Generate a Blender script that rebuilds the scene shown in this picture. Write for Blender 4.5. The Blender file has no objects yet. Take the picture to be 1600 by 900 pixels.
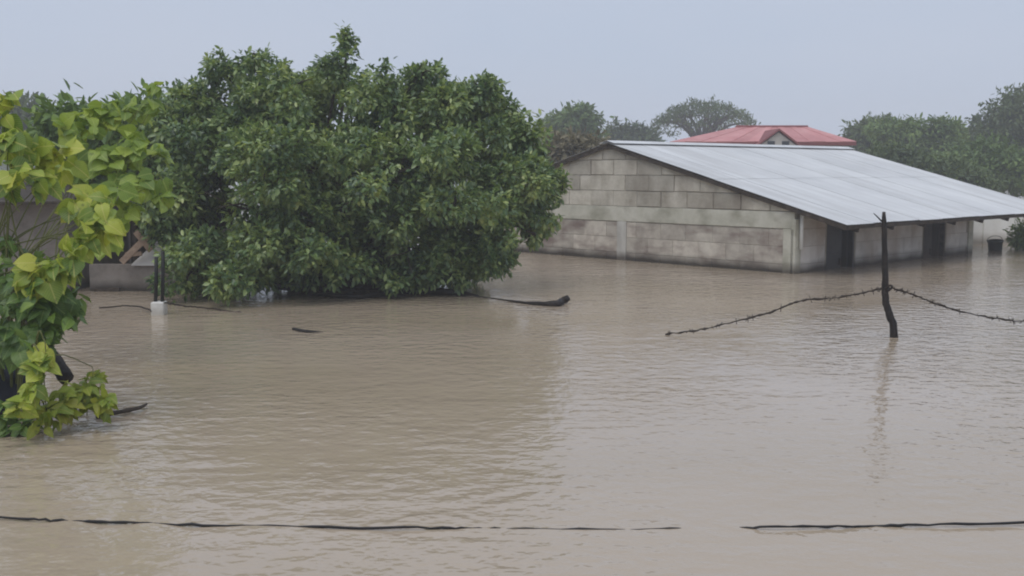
import bpy, math, random
import numpy as np
from mathutils import Vector, Matrix

random.seed(7)
RNG = np.random.default_rng(7)
C = bpy.context.scene.collection
sc = bpy.context.scene
R = math.radians

# ------------------------------------------------------------------ camera
H = 1.70                      # eye height above the flood water
F = 1700.0                    # focal length in photo pixels (1600 wide)
PITCH = math.atan(185.0 / F)
cam = bpy.data.cameras.new("camera")
cam.sensor_width = 36.0
cam.lens = 36.0 * F / 1600.0
cam.clip_start = 0.05
cam.clip_end = 2000
cam_o = bpy.data.objects.new("camera", cam)
cam_o.location = (0, 0, H)
cam_o.rotation_euler = (math.pi / 2 - PITCH, 0, 0)
C.objects.link(cam_o)
sc.camera = cam_o

# ------------------------------------------------------------------ sky
SUN_EL, SUN_AZ = R(66), R(205)          # azimuth clockwise from +Y
w = bpy.data.worlds.new("World")
sc.world = w
w.use_nodes = True
nt = w.node_tree
bg = nt.nodes["Background"]
sky = nt.nodes.new("ShaderNodeTexSky")
sky.sky_type = 'NISHITA'
sky.sun_disc = False
sky.sun_elevation = SUN_EL
sky.sun_rotation = SUN_AZ
sky.air_density = 1.0
sky.dust_density = 4.0
mx = nt.nodes.new("ShaderNodeMix")
mx.data_type = 'RGBA'
mx.inputs['Factor'].default_value = 0.93       # closed cloud deck over the clear-sky model
nt.links.new(sky.outputs[0], mx.inputs['A'])
tcw = nt.nodes.new("ShaderNodeTexCoord")
mpw = nt.nodes.new("ShaderNodeMapping"); mpw.inputs['Scale'].default_value = (1.0, 1.0, 2.6)
nt.links.new(tcw.outputs['Generated'], mpw.inputs['Vector'])
cn = nt.nodes.new("ShaderNodeTexNoise"); cn.inputs['Scale'].default_value = 2.4; cn.inputs['Detail'].default_value = 4
nt.links.new(mpw.outputs[0], cn.inputs['Vector'])
cr_ = nt.nodes.new("ShaderNodeValToRGB")
cr_.color_ramp.elements[0].position = .3; cr_.color_ramp.elements[0].color = (.68, .79, .985, 1)
cr_.color_ramp.elements[1].position = .7; cr_.color_ramp.elements[1].color = (.74, .825, 1.0, 1)
nt.links.new(cn.outputs['Fac'], cr_.inputs[0])
cm = nt.nodes.new("ShaderNodeMix"); cm.data_type = 'RGBA'; cm.blend_type = 'MULTIPLY'; cm.inputs['Factor'].default_value = 1
nt.links.new(cr_.outputs[0], cm.inputs['A']); cm.inputs['B'].default_value = (6.75, 6.75, 6.75, 1)
nt.links.new(cm.outputs['Result'], mx.inputs['B'])
nt.links.new(mx.outputs['Result'], bg.inputs['Color'])
bg.inputs['Strength'].default_value = 0.10

# ------------------------------------------------------------------ sun (veiled by cloud)
sl = bpy.data.lights.new("sun", 'SUN')
sl.energy = 1.2
sl.angle = R(50)
sl.color = (1.0, 0.97, 0.92)
so = bpy.data.objects.new("sun", sl)
sd = Vector((math.sin(SUN_AZ) * math.cos(SUN_EL), math.cos(SUN_AZ) * math.cos(SUN_EL), math.sin(SUN_EL)))
so.rotation_euler = sd.to_track_quat('Z', 'Y').to_euler()
so.location = (0, -5, 30)
C.objects.link(so)

# ------------------------------------------------------------------ exposure and render settings
sc.view_settings.view_transform = 'Standard'
sc.view_settings.look = 'None'
sc.view_settings.exposure = 0.14
sc.view_settings.gamma = 1.0
sc.view_settings.use_curve_mapping = False
sc.render.engine = 'CYCLES'
sc.cycles.use_denoising = True
sc.cycles.max_bounces = 8
sc.cycles.diffuse_bounces = 3
sc.cycles.glossy_bounces = 3
sc.cycles.transmission_bounces = 4
sc.cycles.transparent_max_bounces = 8
sc.cycles.volume_bounces = 2
sc.cycles.sample_clamp_indirect = 4.0
sc.cycles.pixel_filter_type = 'BLACKMAN_HARRIS'
sc.cycles.filter_width = 2.0

# ================================================================== helpers
CP, SP = math.cos(PITCH), math.sin(PITCH)


def ray(px, py):
    a, b = (px - 800) / F, (450 - py) / F
    return np.array([a, CP + b * SP, -SP + b * CP])


def P(px, py, D):
    """the point on a pixel's ray at forward distance D (metres)"""
    d = ray(px, py)
    return np.array([0, 0, H]) + d * (D / d[1])


def G(px, py, z=0.0):
    """the point where a pixel's ray meets the height z"""
    d = ray(px, py)
    return np.array([0, 0, H]) + d * ((z - H) / d[2])


def obj(name, verts, faces, mat, parent=None, smooth=False, mats=None, midx=None):
    me = bpy.data.meshes.new(name)
    me.from_pydata([tuple(map(float, v)) for v in verts], [], faces)
    for m in (mats or [mat]):
        me.materials.append(m)
    if midx is not None:
        me.polygons.foreach_set("material_index", midx)
    if smooth:
        me.polygons.foreach_set("use_smooth", [True] * len(me.polygons))
    me.update()
    o = bpy.data.objects.new(name, me)
    C.objects.link(o)
    if parent is not None:
        o.parent = parent
    return o


def big_obj(name, V, Q, mat, parent=None, smooth=False):
    """quads from numpy arrays (V: n x 3, Q: m x 4 or m x 3)"""
    me = bpy.data.meshes.new(name)
    k = Q.shape[1]
    me.vertices.add(len(V))
    me.vertices.foreach_set("co", V.astype(np.float32).ravel())
    me.loops.add(Q.size)
    me.loops.foreach_set("vertex_index", Q.astype(np.int32).ravel())
    me.polygons.add(len(Q))
    me.polygons.foreach_set("loop_start", np.arange(0, Q.size, k, dtype=np.int32))
    me.polygons.foreach_set("loop_total", np.full(len(Q), k, dtype=np.int32))
    if smooth:
        me.polygons.foreach_set("use_smooth", np.ones(len(Q), dtype=bool))
    me.materials.append(mat)
    me.update(calc_edges=True)
    me.validate()
    o = bpy.data.objects.new(name, me)
    C.objects.link(o)
    if parent is not None:
        o.parent = parent
    return o


def copy(o, name=None, parent=None):
    c = o.copy()
    if name:
        c.name = name
    C.objects.link(c)
    if parent is not None:
        c.parent = parent
    return c


def thing(name, label, cat, loc=(0, 0, 0), group=None):
    o = bpy.data.objects.new(name, None)
    o.empty_display_size = 0.2
    C.objects.link(o)
    o.location = tuple(map(float, loc))
    o['label'] = label
    o['category'] = cat
    if group:
        o['group'] = group
    return o


def tag(o, label=None, cat=None, group=None, kind=None):
    if label: o['label'] = label
    if cat: o['category'] = cat
    if group: o['group'] = group
    if kind: o['kind'] = kind
    return o


def unoffset(parent, pts):
    """world points -> points local to a thing whose Empty only has a location"""
    l = np.array(parent.location) if parent is not None else np.zeros(3)
    return np.asarray(pts, float) - l


def box_vf(c, s, b=0.0):
    """box with small chamfers; centre c, size s"""
    x, y, z = [k / 2 for k in s]
    V, Fc = [], []
    if b <= 0:
        for sx in (-1, 1):
            for sy in (-1, 1):
                for sz in (-1, 1):
                    V.append((c[0] + sx * x, c[1] + sy * y, c[2] + sz * z))
        Fc = [(0, 1, 3, 2), (4, 6, 7, 5), (0, 4, 5, 1), (2, 3, 7, 6), (0, 2, 6, 4), (1, 5, 7, 3)]
        return V, Fc
    import bmesh
    bm = bmesh.new()
    bmesh.ops.create_cube(bm, size=1.0)
    for v in bm.verts:
        v.co = Vector((c[0] + v.co.x * s[0], c[1] + v.co.y * s[1], c[2] + v.co.z * s[2]))
    bmesh.ops.bevel(bm, geom=bm.edges[:], offset=b, segments=1, affect='EDGES')
    bm.verts.index_update()
    V = [tuple(v.co) for v in bm.verts]
    Fc = [tuple(v.index for v in f.verts) for f in bm.faces]
    bm.free()
    return V, Fc


def frame_vf(V, o, ex, ey, ez):
    """map local box coordinates onto axes"""
    o, ex, ey, ez = map(np.asarray, (o, ex, ey, ez))
    return [o + ex * v[0] + ey * v[1] + ez * v[2] for v in V]


def tube_vf(pts, radii, n=8, cap=True, wob=0.0, rng=None):
    pts = np.asarray(pts, float)
    radii = np.broadcast_to(np.asarray(radii, float), (len(pts),))
    V, Fc = [], []
    t0 = pts[1] - pts[0]
    up = np.array([0, 0, 1.0]) if abs(t0[2]) < 0.9 * np.linalg.norm(t0) else np.array([1.0, 0, 0])
    a = np.cross(t0, up); a /= np.linalg.norm(a) + 1e-12
    for i, p in enumerate(pts):
        t = pts[min(i + 1, len(pts) - 1)] - pts[max(i - 1, 0)]
        t /= np.linalg.norm(t) + 1e-12
        a = a - t * np.dot(a, t); a /= np.linalg.norm(a) + 1e-12
        b = np.cross(t, a)
        for k in range(n):
            ang = 2 * math.pi * k / n
            r = radii[i]
            if wob:
                r *= 1 + (rng or RNG).uniform(-wob, wob)
            V.append(p + (a * math.cos(ang) + b * math.sin(ang)) * r)
    for i in range(len(pts) - 1):
        for k in range(n):
            k2 = (k + 1) % n
            Fc.append((i * n + k, i * n + k2, (i + 1) * n + k2, (i + 1) * n + k))
    if cap:
        Fc.append(tuple(range(n - 1, -1, -1)))
        Fc.append(tuple(range((len(pts) - 1) * n, len(pts) * n)))
    return V, Fc


def join_vf(parts):
    V, Fc = [], []
    for v, f in parts:
        o = len(V)
        V += list(v)
        Fc += [tuple(i + o for i in q) for q in f]
    return V, Fc


def spline(pts, n=8):
    """Catmull-Rom through the points"""
    p = [np.asarray(q, float) for q in pts]
    p = [2 * p[0] - p[1]] + p + [2 * p[-1] - p[-2]]
    out = []
    for i in range(1, len(p) - 2):
        for k in range(n):
            t = k / n
            a, b, c, d = p[i - 1], p[i], p[i + 1], p[i + 2]
            out.append(0.5 * ((2 * b) + (c - a) * t + (2 * a - 5 * b + 4 * c - d) * t * t + (3 * b - a - 3 * c + d) * t ** 3))
    out.append(p[-2])
    return np.array(out)


# ================================================================== materials
def srgb(r, g, b):
    f = lambda c: (c / 255 / 12.92) if c / 255 <= 0.04045 else ((c / 255 + 0.055) / 1.055) ** 2.4
    return (f(r), f(g), f(b), 1)


def mat_noise(name, cols, scale=5.0, detail=6.0, rough=0.8, bump=0.0, bump_scale=None, per_object=0.0,
              metallic=0.0, spec=0.3, stretch=(1, 1, 1), damp=None, streak=None, turn=0.0):
    """colour ramp over object-space noise, optional bump, per-object value shift, damp band near the water"""
    m = bpy.data.materials.new(name)
    m.use_nodes = True
    t = m.node_tree
    N, L = t.nodes, t.links
    b = N["Principled BSDF"]
    tc = N.new("ShaderNodeNewGeometry")
    mp = N.new("ShaderNodeMapping"); mp.inputs['Scale'].default_value = stretch
    L.new(tc.outputs['Position'], mp.inputs['Vector'])
    nz = N.new("ShaderNodeTexNoise")
    nz.inputs['Scale'].default_value = scale
    nz.inputs['Detail'].default_value = detail
    nz.inputs['Roughness'].default_value = 0.62
    L.new(mp.outputs[0], nz.inputs['Vector'])
    rp = N.new("ShaderNodeValToRGB")
    L.new(nz.outputs['Fac'], rp.inputs['Fac'])
    el = rp.color_ramp.elements
    while len(el) < len(cols):
        el.new(0.5)
    for i, c in enumerate(cols):
        el[i].position = 0.3 + 0.4 * i / max(1, len(cols) - 1)
        el[i].color = (c[0], c[1], c[2], 1)
    out = rp.outputs['Color']
    if per_object:
        oi = N.new("ShaderNodeObjectInfo")
        mr = N.new("ShaderNodeMapRange")
        mr.inputs['To Min'].default_value = 1 - per_object
        mr.inputs['To Max'].default_value = 1 + per_object
        L.new(oi.outputs['Random'], mr.inputs['Value'])
        ml = N.new("ShaderNodeMix"); ml.data_type = 'RGBA'; ml.blend_type = 'MULTIPLY'
        ml.inputs['Factor'].default_value = 1
        L.new(out, ml.inputs['A']); L.new(mr.outputs[0], ml.inputs['B'])
        out = ml.outputs['Result']
    if streak:
        n2 = N.new("ShaderNodeTexNoise")
        mp2 = N.new("ShaderNodeMapping"); mp2.inputs['Scale'].default_value = streak[1]; mp2.vector_type = 'POINT'
        vr = N.new("ShaderNodeVectorRotate"); vr.rotation_type = 'Z_AXIS'; vr.inputs['Angle'].default_value = turn
        L.new(tc.outputs['Position'], vr.inputs['Vector'])
        L.new(vr.outputs[0], mp2.inputs['Vector'])
        L.new(mp2.outputs[0], n2.inputs['Vector'])
        n2.inputs['Scale'].default_value = 1.0; n2.inputs['Detail'].default_value = 5
        r2 = N.new("ShaderNodeMapRange")
        r2.inputs['From Min'].default_value = 0.48; r2.inputs['From Max'].default_value = 0.68
        r2.inputs['To Max'].default_value = streak[2]
        L.new(n2.outputs['Fac'], r2.inputs['Value'])
        ml = N.new("ShaderNodeMix"); ml.data_type = 'RGBA'
        L.new(r2.outputs[0], ml.inputs['Factor'])
        L.new(out, ml.inputs['A']); ml.inputs['B'].default_value = (*streak[0], 1)
        out = ml.outputs['Result']
    if damp:
        sx = N.new("ShaderNodeSeparateXYZ"); L.new(tc.outputs['Position'], sx.inputs[0])
        n3 = N.new("ShaderNodeTexNoise"); n3.inputs['Scale'].default_value = 2.2; n3.inputs['Detail'].default_value = 4
        L.new(tc.outputs['Position'], n3.inputs['Vector'])
        ad = N.new("ShaderNodeMath"); ad.operation = 'MULTIPLY_ADD'
        L.new(n3.outputs['Fac'], ad.inputs[0]); ad.inputs[1].default_value = -0.12; L.new(sx.outputs['Z'], ad.inputs[2])
        r3 = N.new("ShaderNodeMapRange")
        r3.inputs['From Min'].default_value = -0.02; r3.inputs['From Max'].default_value = damp[1]
        r3.inputs['To Min'].default_value = damp[2]; r3.inputs['To Max'].default_value = 0
        L.new(ad.outputs[0], r3.inputs['Value'])
        ml = N.new("ShaderNodeMix"); ml.data_type = 'RGBA'
        L.new(r3.outputs[0], ml.inputs['Factor'])
        L.new(out, ml.inputs['A']); ml.inputs['B'].default_value = (*damp[0], 1)
        out = ml.outputs['Result']
    L.new(out, b.inputs['Base Color'])
    b.inputs['Roughness'].default_value = rough
    b.inputs['Metallic'].default_value = metallic
    b.inputs['Specular IOR Level'].default_value = spec
    if bump:
        nb = N.new("ShaderNodeTexNoise")
        nb.inputs['Scale'].default_value = bump_scale or scale * 6
        nb.inputs['Detail'].default_value = 5
        L.new(tc.outputs['Position'], nb.inputs['Vector'])
        bp = N.new("ShaderNodeBump")
        bp.inputs['Strength'].default_value = bump
        bp.inputs['Distance'].default_value = 0.02
        L.new(nb.outputs['Fac'], bp.inputs['Height'])
        L.new(bp.outputs[0], b.inputs['Normal'])
    return m


def mat_leaf(name, cols, rough=0.42, trans=0.3, spec=0.45, per_object=False, patch=1.2):
    """leaf: colour varies leaf by leaf and in patches through the crown; some light passes through"""
    m = bpy.data.materials.new(name)
    m.use_nodes = True
    t = m.node_tree
    N, L = t.nodes, t.links
    b = N["Principled BSDF"]
    g = N.new("ShaderNodeNewGeometry")
    if per_object:
        oi = N.new("ShaderNodeObjectInfo"); rnd = oi.outputs['Random']
    else:
        rnd = g.outputs['Random Per Island']
    nz = N.new("ShaderNodeTexNoise")
    nz.inputs['Scale'].default_value = patch; nz.inputs['Detail'].default_value = 2
    L.new(g.outputs['Position'], nz.inputs['Vector'])
    ma = N.new("ShaderNodeMath"); ma.operation = 'MULTIPLY_ADD'
    L.new(nz.outputs['Fac'], ma.inputs[0]); ma.inputs[1].default_value = 1.3
    ms = N.new("ShaderNodeMath"); ms.operation = 'MULTIPLY_ADD'
    L.new(rnd, ms.inputs[0]); ms.inputs[1].default_value = 0.62; ms.inputs[2].default_value = -0.46
    L.new(ms.outputs[0], ma.inputs[2])
    rp = N.new("ShaderNodeValToRGB")
    L.new(ma.outputs[0], rp.inputs['Fac'])
    el = rp.color_ramp.elements
    while len(el) < len(cols):
        el.new(0.5)
    for i, c in enumerate(cols):
        el[i].position = i / max(1, len(cols) - 1)
        el[i].color = (c[0], c[1], c[2], 1)
    colo = rp.outputs[0]
    if per_object:
        # pale midrib and side veins drawn in the leaf's own coordinates, some blemishes
        tcx = N.new("ShaderNodeTexCoord"); sp = N.new("ShaderNodeSeparateXYZ"); L.new(tcx.outputs['Object'], sp.inputs[0])
        ab = N.new("ShaderNodeMath"); ab.operation = 'ABSOLUTE'; L.new(sp.outputs['Y'], ab.inputs[0])
        m1 = N.new("ShaderNodeMapRange"); m1.inputs['From Min'].default_value = .012; m1.inputs['From Max'].default_value = .04
        m1.inputs['To Min'].default_value = .55; m1.inputs['To Max'].default_value = 0; L.new(ab.outputs[0], m1.inputs['Value'])
        sb_ = N.new("ShaderNodeMath"); sb_.operation = 'SUBTRACT'; L.new(sp.outputs['X'], sb_.inputs[0]); L.new(ab.outputs[0], sb_.inputs[1])
        sc_ = N.new("ShaderNodeMath"); sc_.operation = 'MULTIPLY'; L.new(sb_.outputs[0], sc_.inputs[0]); sc_.inputs[1].default_value = 44
        sn = N.new("ShaderNodeMath"); sn.operation = 'SINE'; L.new(sc_.outputs[0], sn.inputs[0])
        m2 = N.new("ShaderNodeMapRange"); m2.inputs['From Min'].default_value = .75; m2.inputs['From Max'].default_value = 1.0
        m2.inputs['To Max'].default_value = .32; L.new(sn.outputs[0], m2.inputs['Value'])
        mm = N.new("ShaderNodeMath"); mm.operation = 'MAXIMUM'; L.new(m1.outputs[0], mm.inputs[0]); L.new(m2.outputs[0], mm.inputs[1])
        v1 = N.new("ShaderNodeMix"); v1.data_type = 'RGBA'; L.new(mm.outputs[0], v1.inputs['Factor'])
        L.new(colo, v1.inputs['A']); v1.inputs['B'].default_value = (min(1, cols[-1][0] * 1.2), min(1, cols[-1][1] * 1.15), cols[-1][2] * 2.2, 1)
        nb_ = N.new("ShaderNodeTexNoise"); nb_.inputs['Scale'].default_value = 22; nb_.inputs['Detail'].default_value = 3
        L.new(g.outputs['Position'], nb_.inputs['Vector'])
        m3 = N.new("ShaderNodeMapRange"); m3.inputs['From Min'].default_value = .60; m3.inputs['From Max'].default_value = .74
        m3.inputs['To Max'].default_value = .6; L.new(nb_.outputs['Fac'], m3.inputs['Value'])
        v2 = N.new("ShaderNodeMix"); v2.data_type = 'RGBA'; L.new(m3.outputs[0], v2.inputs['Factor'])
        L.new(v1.outputs['Result'], v2.inputs['A']); v2.inputs['B'].default_value = (cols[0][0] * .9, cols[0][1] * .7, cols[0][2] * .8, 1)
        colo = v2.outputs['Result']
    L.new(colo, b.inputs['Base Color'])
    b.inputs['Roughness'].default_value = rough
    b.inputs['Specular IOR Level'].default_value = spec
    tr = N.new("ShaderNodeBsdfTranslucent")
    br = N.new("ShaderNodeMix"); br.data_type = 'RGBA'; br.blend_type = 'MULTIPLY'; br.inputs['Factor'].default_value = 1
    L.new(colo, br.inputs['A']); br.inputs['B'].default_value = (1.15, 1.1, 0.6, 1)
    L.new(br.outputs['Result'], tr.inputs['Color'])
    mxs = N.new("ShaderNodeMixShader"); mxs.inputs[0].default_value = trans
    L.new(b.outputs[0], mxs.inputs[1]); L.new(tr.outputs[0], mxs.inputs[2])
    L.new(mxs.outputs[0], N["Material Output"].inputs['Surface'])
    return m


M = {}
M['block'] = mat_noise('weathered_block', [(.38, .345, .28), (.52, .48, .40), (.64, .595, .51)], 3.5, 8, .9, .5, 30,
                       per_object=.22, streak=((.26, .22, .175), (1.2, 1.2, .5), .8), damp=((.04, .032, .024), .15, .95))
M['block_low'] = mat_noise('stained_block', [(.34, .29, .245), (.53, .48, .41), (.68, .63, .54)], 2.6, 8, .88, .45, 30,
                           per_object=.16, streak=((.21, .155, .135), (1.3, 1.3, 4.0), .95), damp=((.04, .032, .024), .15, .95))
M['front_block'] = mat_noise('plastered_block', [(.44, .40, .36), (.58, .54, .49), (.68, .64, .59)], 1.8, 7, .88, .35, 26, per_object=.07, streak=((.36, .28, .22), (1.6, 1.6, .8), .7), damp=((.05, .038, .028), .16, .95))
M['mortar'] = mat_noise('mortar', [(.24, .21, .165), (.36, .32, .26)], 6, 6, .95, .5, 40, damp=((.035, .028, .022), .15, .95))
M['concrete'] = mat_noise('pale_concrete', [(.42, .41, .33), (.55, .53, .44), (.64, .615, .53)], 2.2, 7, .85, .35, 26,
                          streak=((.30, .285, .215), (2.0, 2.0, 3.0), .8), damp=((.085, .07, .055), .14, .9))
M['column'] = mat_noise('column_concrete', [(.48, .46, .41), (.60, .58, .53), (.68, .66, .61)], 2.6, 7, .85, .35, 26,
                        streak=((.28, .26, .23), (3.0, 3.0, .6), .6), damp=((.09, .075, .06), .12, .9))
M['zinc'] = mat_noise('zinc_sheet', [(.55, .55, .545), (.635, .635, .63), (.70, .70, .69)], .7, 6, .42, .0, per_object=.045,
                      spec=.6, stretch=(1, 1, 1), streak=((.46, .45, .43), (4.5, .35, .35), .55), turn=-R(42.9))
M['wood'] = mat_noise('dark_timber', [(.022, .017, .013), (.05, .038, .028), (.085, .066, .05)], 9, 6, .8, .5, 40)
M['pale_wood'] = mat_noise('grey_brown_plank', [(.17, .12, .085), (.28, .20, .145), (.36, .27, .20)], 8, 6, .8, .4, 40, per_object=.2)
M['bark'] = mat_noise('wet_bark', [(.028, .021, .016), (.055, .042, .032), (.10, .08, .062)], 12, 6, .75, .7, 30)
M['black_wood'] = mat_noise('soaked_wood', [(.008, .007, .006), (.018, .014, .012), (.04, .03, .024)], 12, 6, .6, .6, 34)
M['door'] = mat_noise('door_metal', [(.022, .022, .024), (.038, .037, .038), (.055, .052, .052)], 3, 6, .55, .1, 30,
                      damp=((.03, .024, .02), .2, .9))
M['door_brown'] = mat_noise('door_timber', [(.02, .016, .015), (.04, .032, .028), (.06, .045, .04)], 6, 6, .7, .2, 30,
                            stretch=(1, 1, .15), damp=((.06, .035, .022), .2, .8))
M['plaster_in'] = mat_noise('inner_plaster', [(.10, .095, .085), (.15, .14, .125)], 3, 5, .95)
M['white_wall'] = mat_noise('white_limewash', [(.72, .70, .64), (.82, .80, .74), (.87, .86, .81)], 1.5, 7, .9, .2, 20,
                            streak=((.42, .39, .32), (1.5, 1.5, .6), .6), damp=((.22, .19, .15), .22, .8))
M['pvc'] = mat_noise('pvc_pipe', [(.62, .62, .59), (.74, .74, .71)], 6, 4, .45)
M['red_roof'] = mat_noise('red_painted_sheet', [(.44, .17, .165), (.54, .23, .22), (.62, .32, .30)], .8, 6, .55, per_object=.08)
M['red_dark'] = mat_noise('dark_red_trim', [(.20, .06, .06), (.28, .09, .085)], 2, 5, .7)
M['cream'] = mat_noise('cream_wall', [(.45, .42, .37), (.55, .52, .47)], 1.2, 5, .9)
M['dark'] = mat_noise('dark_opening', [(.012, .012, .013), (.02, .02, .02)], 3, 3, .9)
M['glass'] = mat_noise('window_glass', [(.02, .023, .026), (.03, .033, .036)], 3, 3, .12, spec=.5)
M['mudwall'] = mat_noise('mud_grey_wall', [(.16, .14, .12), (.23, .20, .175), (.28, .25, .22)], 4, 7, .92, .4, 30, damp=((.05, .042, .034), .1, .92))
M['tarp_pale'] = mat_noise('pale_sheet', [(.50, .47, .44), (.64, .61, .58)], 3, 5, .7, .2, 14)
M['tarp_dark'] = mat_noise('dark_plastic', [(.006, .008, .012), (.012, .015, .024), (.02, .024, .036)], 3, 5, .45, .4, 12)
M['white_post'] = mat_noise('whitewashed_concrete', [(.56, .54, .49), (.72, .70, .66)], 9, 6, .8, .3, 40, damp=((.40, .37, .31), .05, .6))
M['black_paint'] = mat_noise('black_paint', [(.008, .008, .008), (.02, .02, .02)], 9, 4, .5)
M['wire'] = mat_noise('rusted_wire', [(.02, .015, .012), (.05, .036, .028)], 20, 5, .8)
M['cable'] = mat_noise('black_cable', [(.012, .011, .011), (.022, .02, .02)], 9, 4, .5)
M['bucket'] = mat_noise('bucket_plastic', [(.018, .026, .02), (.035, .045, .036)], 6, 4, .5)
M['soil'] = mat_noise('mud_bed', [(.10, .075, .05), (.16, .12, .085)], .4, 6, .95)
M['stem'] = mat_noise('green_stem', [(.09, .10, .03), (.15, .16, .05)], 10, 4, .6)

M['leaf_main'] = mat_leaf('broad_leaf_dark', [(.045, .085, .045), (.10, .17, .07), (.19, .28, .105), (.32, .41, .15), (.50, .56, .20)], .30, .36, .7, patch=2.0)
M['leaf_lime'] = mat_leaf('large_lime_leaf', [(.09, .16, .035), (.17, .27, .045), (.34, .44, .06), (.50, .55, .08), (.58, .56, .10)], .42, .42, .4, per_object=True, patch=1.9)
M['leaf_shrub'] = mat_leaf('shrub_leaf', [(.05, .10, .025), (.09, .17, .035), (.15, .25, .045), (.25, .34, .055)], .4, .3, .45, per_object=True, patch=2.2)
M['leaf_arch'] = mat_leaf('arching_leaf', [(.10, .17, .035), (.18, .28, .045), (.29, .40, .06), (.42, .50, .08)], .42, .4, .4, per_object=True, patch=1.6)
M['leaf_weed'] = mat_leaf('weed_leaf', [(.10, .16, .025), (.17, .25, .03), (.27, .34, .04), (.38, .38, .05)], .45, .35, .4, per_object=True, patch=3)
M['leaf_mid'] = mat_leaf('mid_tree_leaf', [(.08, .14, .045), (.13, .21, .055), (.19, .29, .07), (.28, .38, .08)], .45, .3, .4, patch=.8)
M['leaf_far'] = mat_leaf('far_tree_leaf', [(.045, .07, .035), (.075, .11, .046), (.11, .155, .058), (.15, .20, .07)], .5, .25, .3, patch=.35)
M['leaf_far2'] = mat_leaf('far_bright_leaf', [(.07, .115, .04), (.11, .175, .052), (.155, .23, .064), (.20, .275, .075)], .5, .25, .3, patch=.4)
M['leaf_brown'] = mat_leaf('dry_leaf', [(.13, .115, .075), (.20, .175, .11), (.27, .235, .15)], .7, .15, .2, patch=.8)


def mat_water():
    m = bpy.data.materials.new('flood_water')
    m.use_nodes = True
    t = m.node_tree
    N, L = t.nodes, t.links
    b = N["Principled BSDF"]
    g = N.new("ShaderNodeNewGeometry")
    # suspended mud, slowly varying
    n1 = N.new("ShaderNodeTexNoise"); n1.inputs['Scale'].default_value = .35; n1.inputs['Detail'].default_value = 6
    mp = N.new("ShaderNodeMapping"); mp.inputs['Scale'].default_value = (.35, 1, 1)
    L.new(g.outputs['Position'], mp.inputs[0]); L.new(mp.outputs[0], n1.inputs['Vector'])
    rp = N.new("ShaderNodeValToRGB"); L.new(n1.outputs['Fac'], rp.inputs[0])
    rp.color_ramp.elements[0].position = .3; rp.color_ramp.elements[0].color = (.375, .298, .208, 1)
    rp.color_ramp.elements[1].position = .7; rp.color_ramp.elements[1].color = (.45, .365, .278, 1)
    L.new(rp.outputs[0], b.inputs['Base Color'])
    b.inputs['Roughness'].default_value = .05
    b.inputs['IOR'].default_value = 1.45
    b.inputs['Specular IOR Level'].default_value = .5
    # wind ripples and rain-pocked chop

    def noise(scale, stretch, detail=3, rough=.55):
        q = N.new("ShaderNodeMapping"); q.inputs['Scale'].default_value = stretch
        L.new(g.outputs['Position'], q.inputs[0])
        n = N.new("ShaderNodeTexNoise"); n.inputs['Scale'].default_value = scale
        n.inputs['Detail'].default_value = detail; n.inputs['Roughness'].default_value = rough
        L.new(q.outputs[0], n.inputs['Vector'])
        return n.outputs['Fac']
    a = noise(6.5, (1, 1.2, 1), 2.5, .55)
    bb = noise(2.0, (.8, 1.2, 1), 2)
    # calmer and busier areas
    c = noise(.35, (1, 1, 1), 2)
    mr = N.new("ShaderNodeMapRange"); L.new(c, mr.inputs['Value'])
    mr.inputs['From Min'].default_value = .35; mr.inputs['From Max'].default_value = .65
    mr.inputs['To Min'].default_value = .3; mr.inputs['To Max'].default_value = 1.3
    mu = N.new("ShaderNodeMath"); mu.operation = 'MULTIPLY'; L.new(a, mu.inputs[0]); L.new(mr.outputs[0], mu.inputs[1])
    s = N.new("ShaderNodeMath"); s.operation = 'MULTIPLY_ADD'; L.new(bb, s.inputs[0]); s.inputs[1].default_value = .6; L.new(mu.outputs[0], s.inputs[2])
    bp = N.new("ShaderNodeBump"); bp.inputs['Strength'].default_value = 1.0; bp.inputs['Distance'].default_value = .017
    L.new(s.outputs[0], bp.inputs['Height'])
    L.new(bp.outputs[0], b.inputs['Normal'])
    return m


M['water'] = mat_water()

# ================================================================== the setting
GZ = -1.15                                             # flooded ground
tag(obj('ground', [(-170, -12, GZ), (170, -12, GZ), (170, 240, GZ), (-170, 240, GZ)], [(0, 1, 2, 3)], M['soil']), kind='structure')
tag(obj('water', [(-170, -12, 0), (170, -12, 0), (170, 240, 0), (-170, 240, 0)], [(0, 1, 2, 3)], M['water']), kind='structure')

# ================================================================== block house
A = G(1240, 428)
ANG = R(42.9)
U = np.array([math.cos(ANG), math.sin(ANG), 0])        # along the front wall, away to the right
W = np.array([-math.sin(ANG), math.cos(ANG), 0])       # along the gable wall, away to the left
Z = np.array([0, 0, 1.0])
FRONT_L = 6.5                                          # length of the front wall
HALF = 4.05                                            # gable corner to ridge
EAVE_Z, SLOPE = 1.105, 0.27                            # roof underside height above the front wall, pitch
U0, U1 = -0.10, 8.55                                   # roof from gable overhang to the porch end
T0 = -1.0                                              # front overhang


def HP(u, t, z):
    return A + U * u + W * t + Z * z


def roof_z(t):
    return EAVE_Z + SLOPE * (t if t <= HALF else 2 * HALF - t)


house = thing('block_house', 'flooded grey concrete block house under a pale zinc gable roof', 'house', (A[0], A[1], GZ))


def hpart(name, V, Fc, mat, parent=None, smooth=False):
    """V in house coordinates (u, t, z)"""
    base = np.array(house.location)
    return obj(name, [HP(*v) - base for v in V], Fc, mat, parent or house, smooth)


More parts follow.
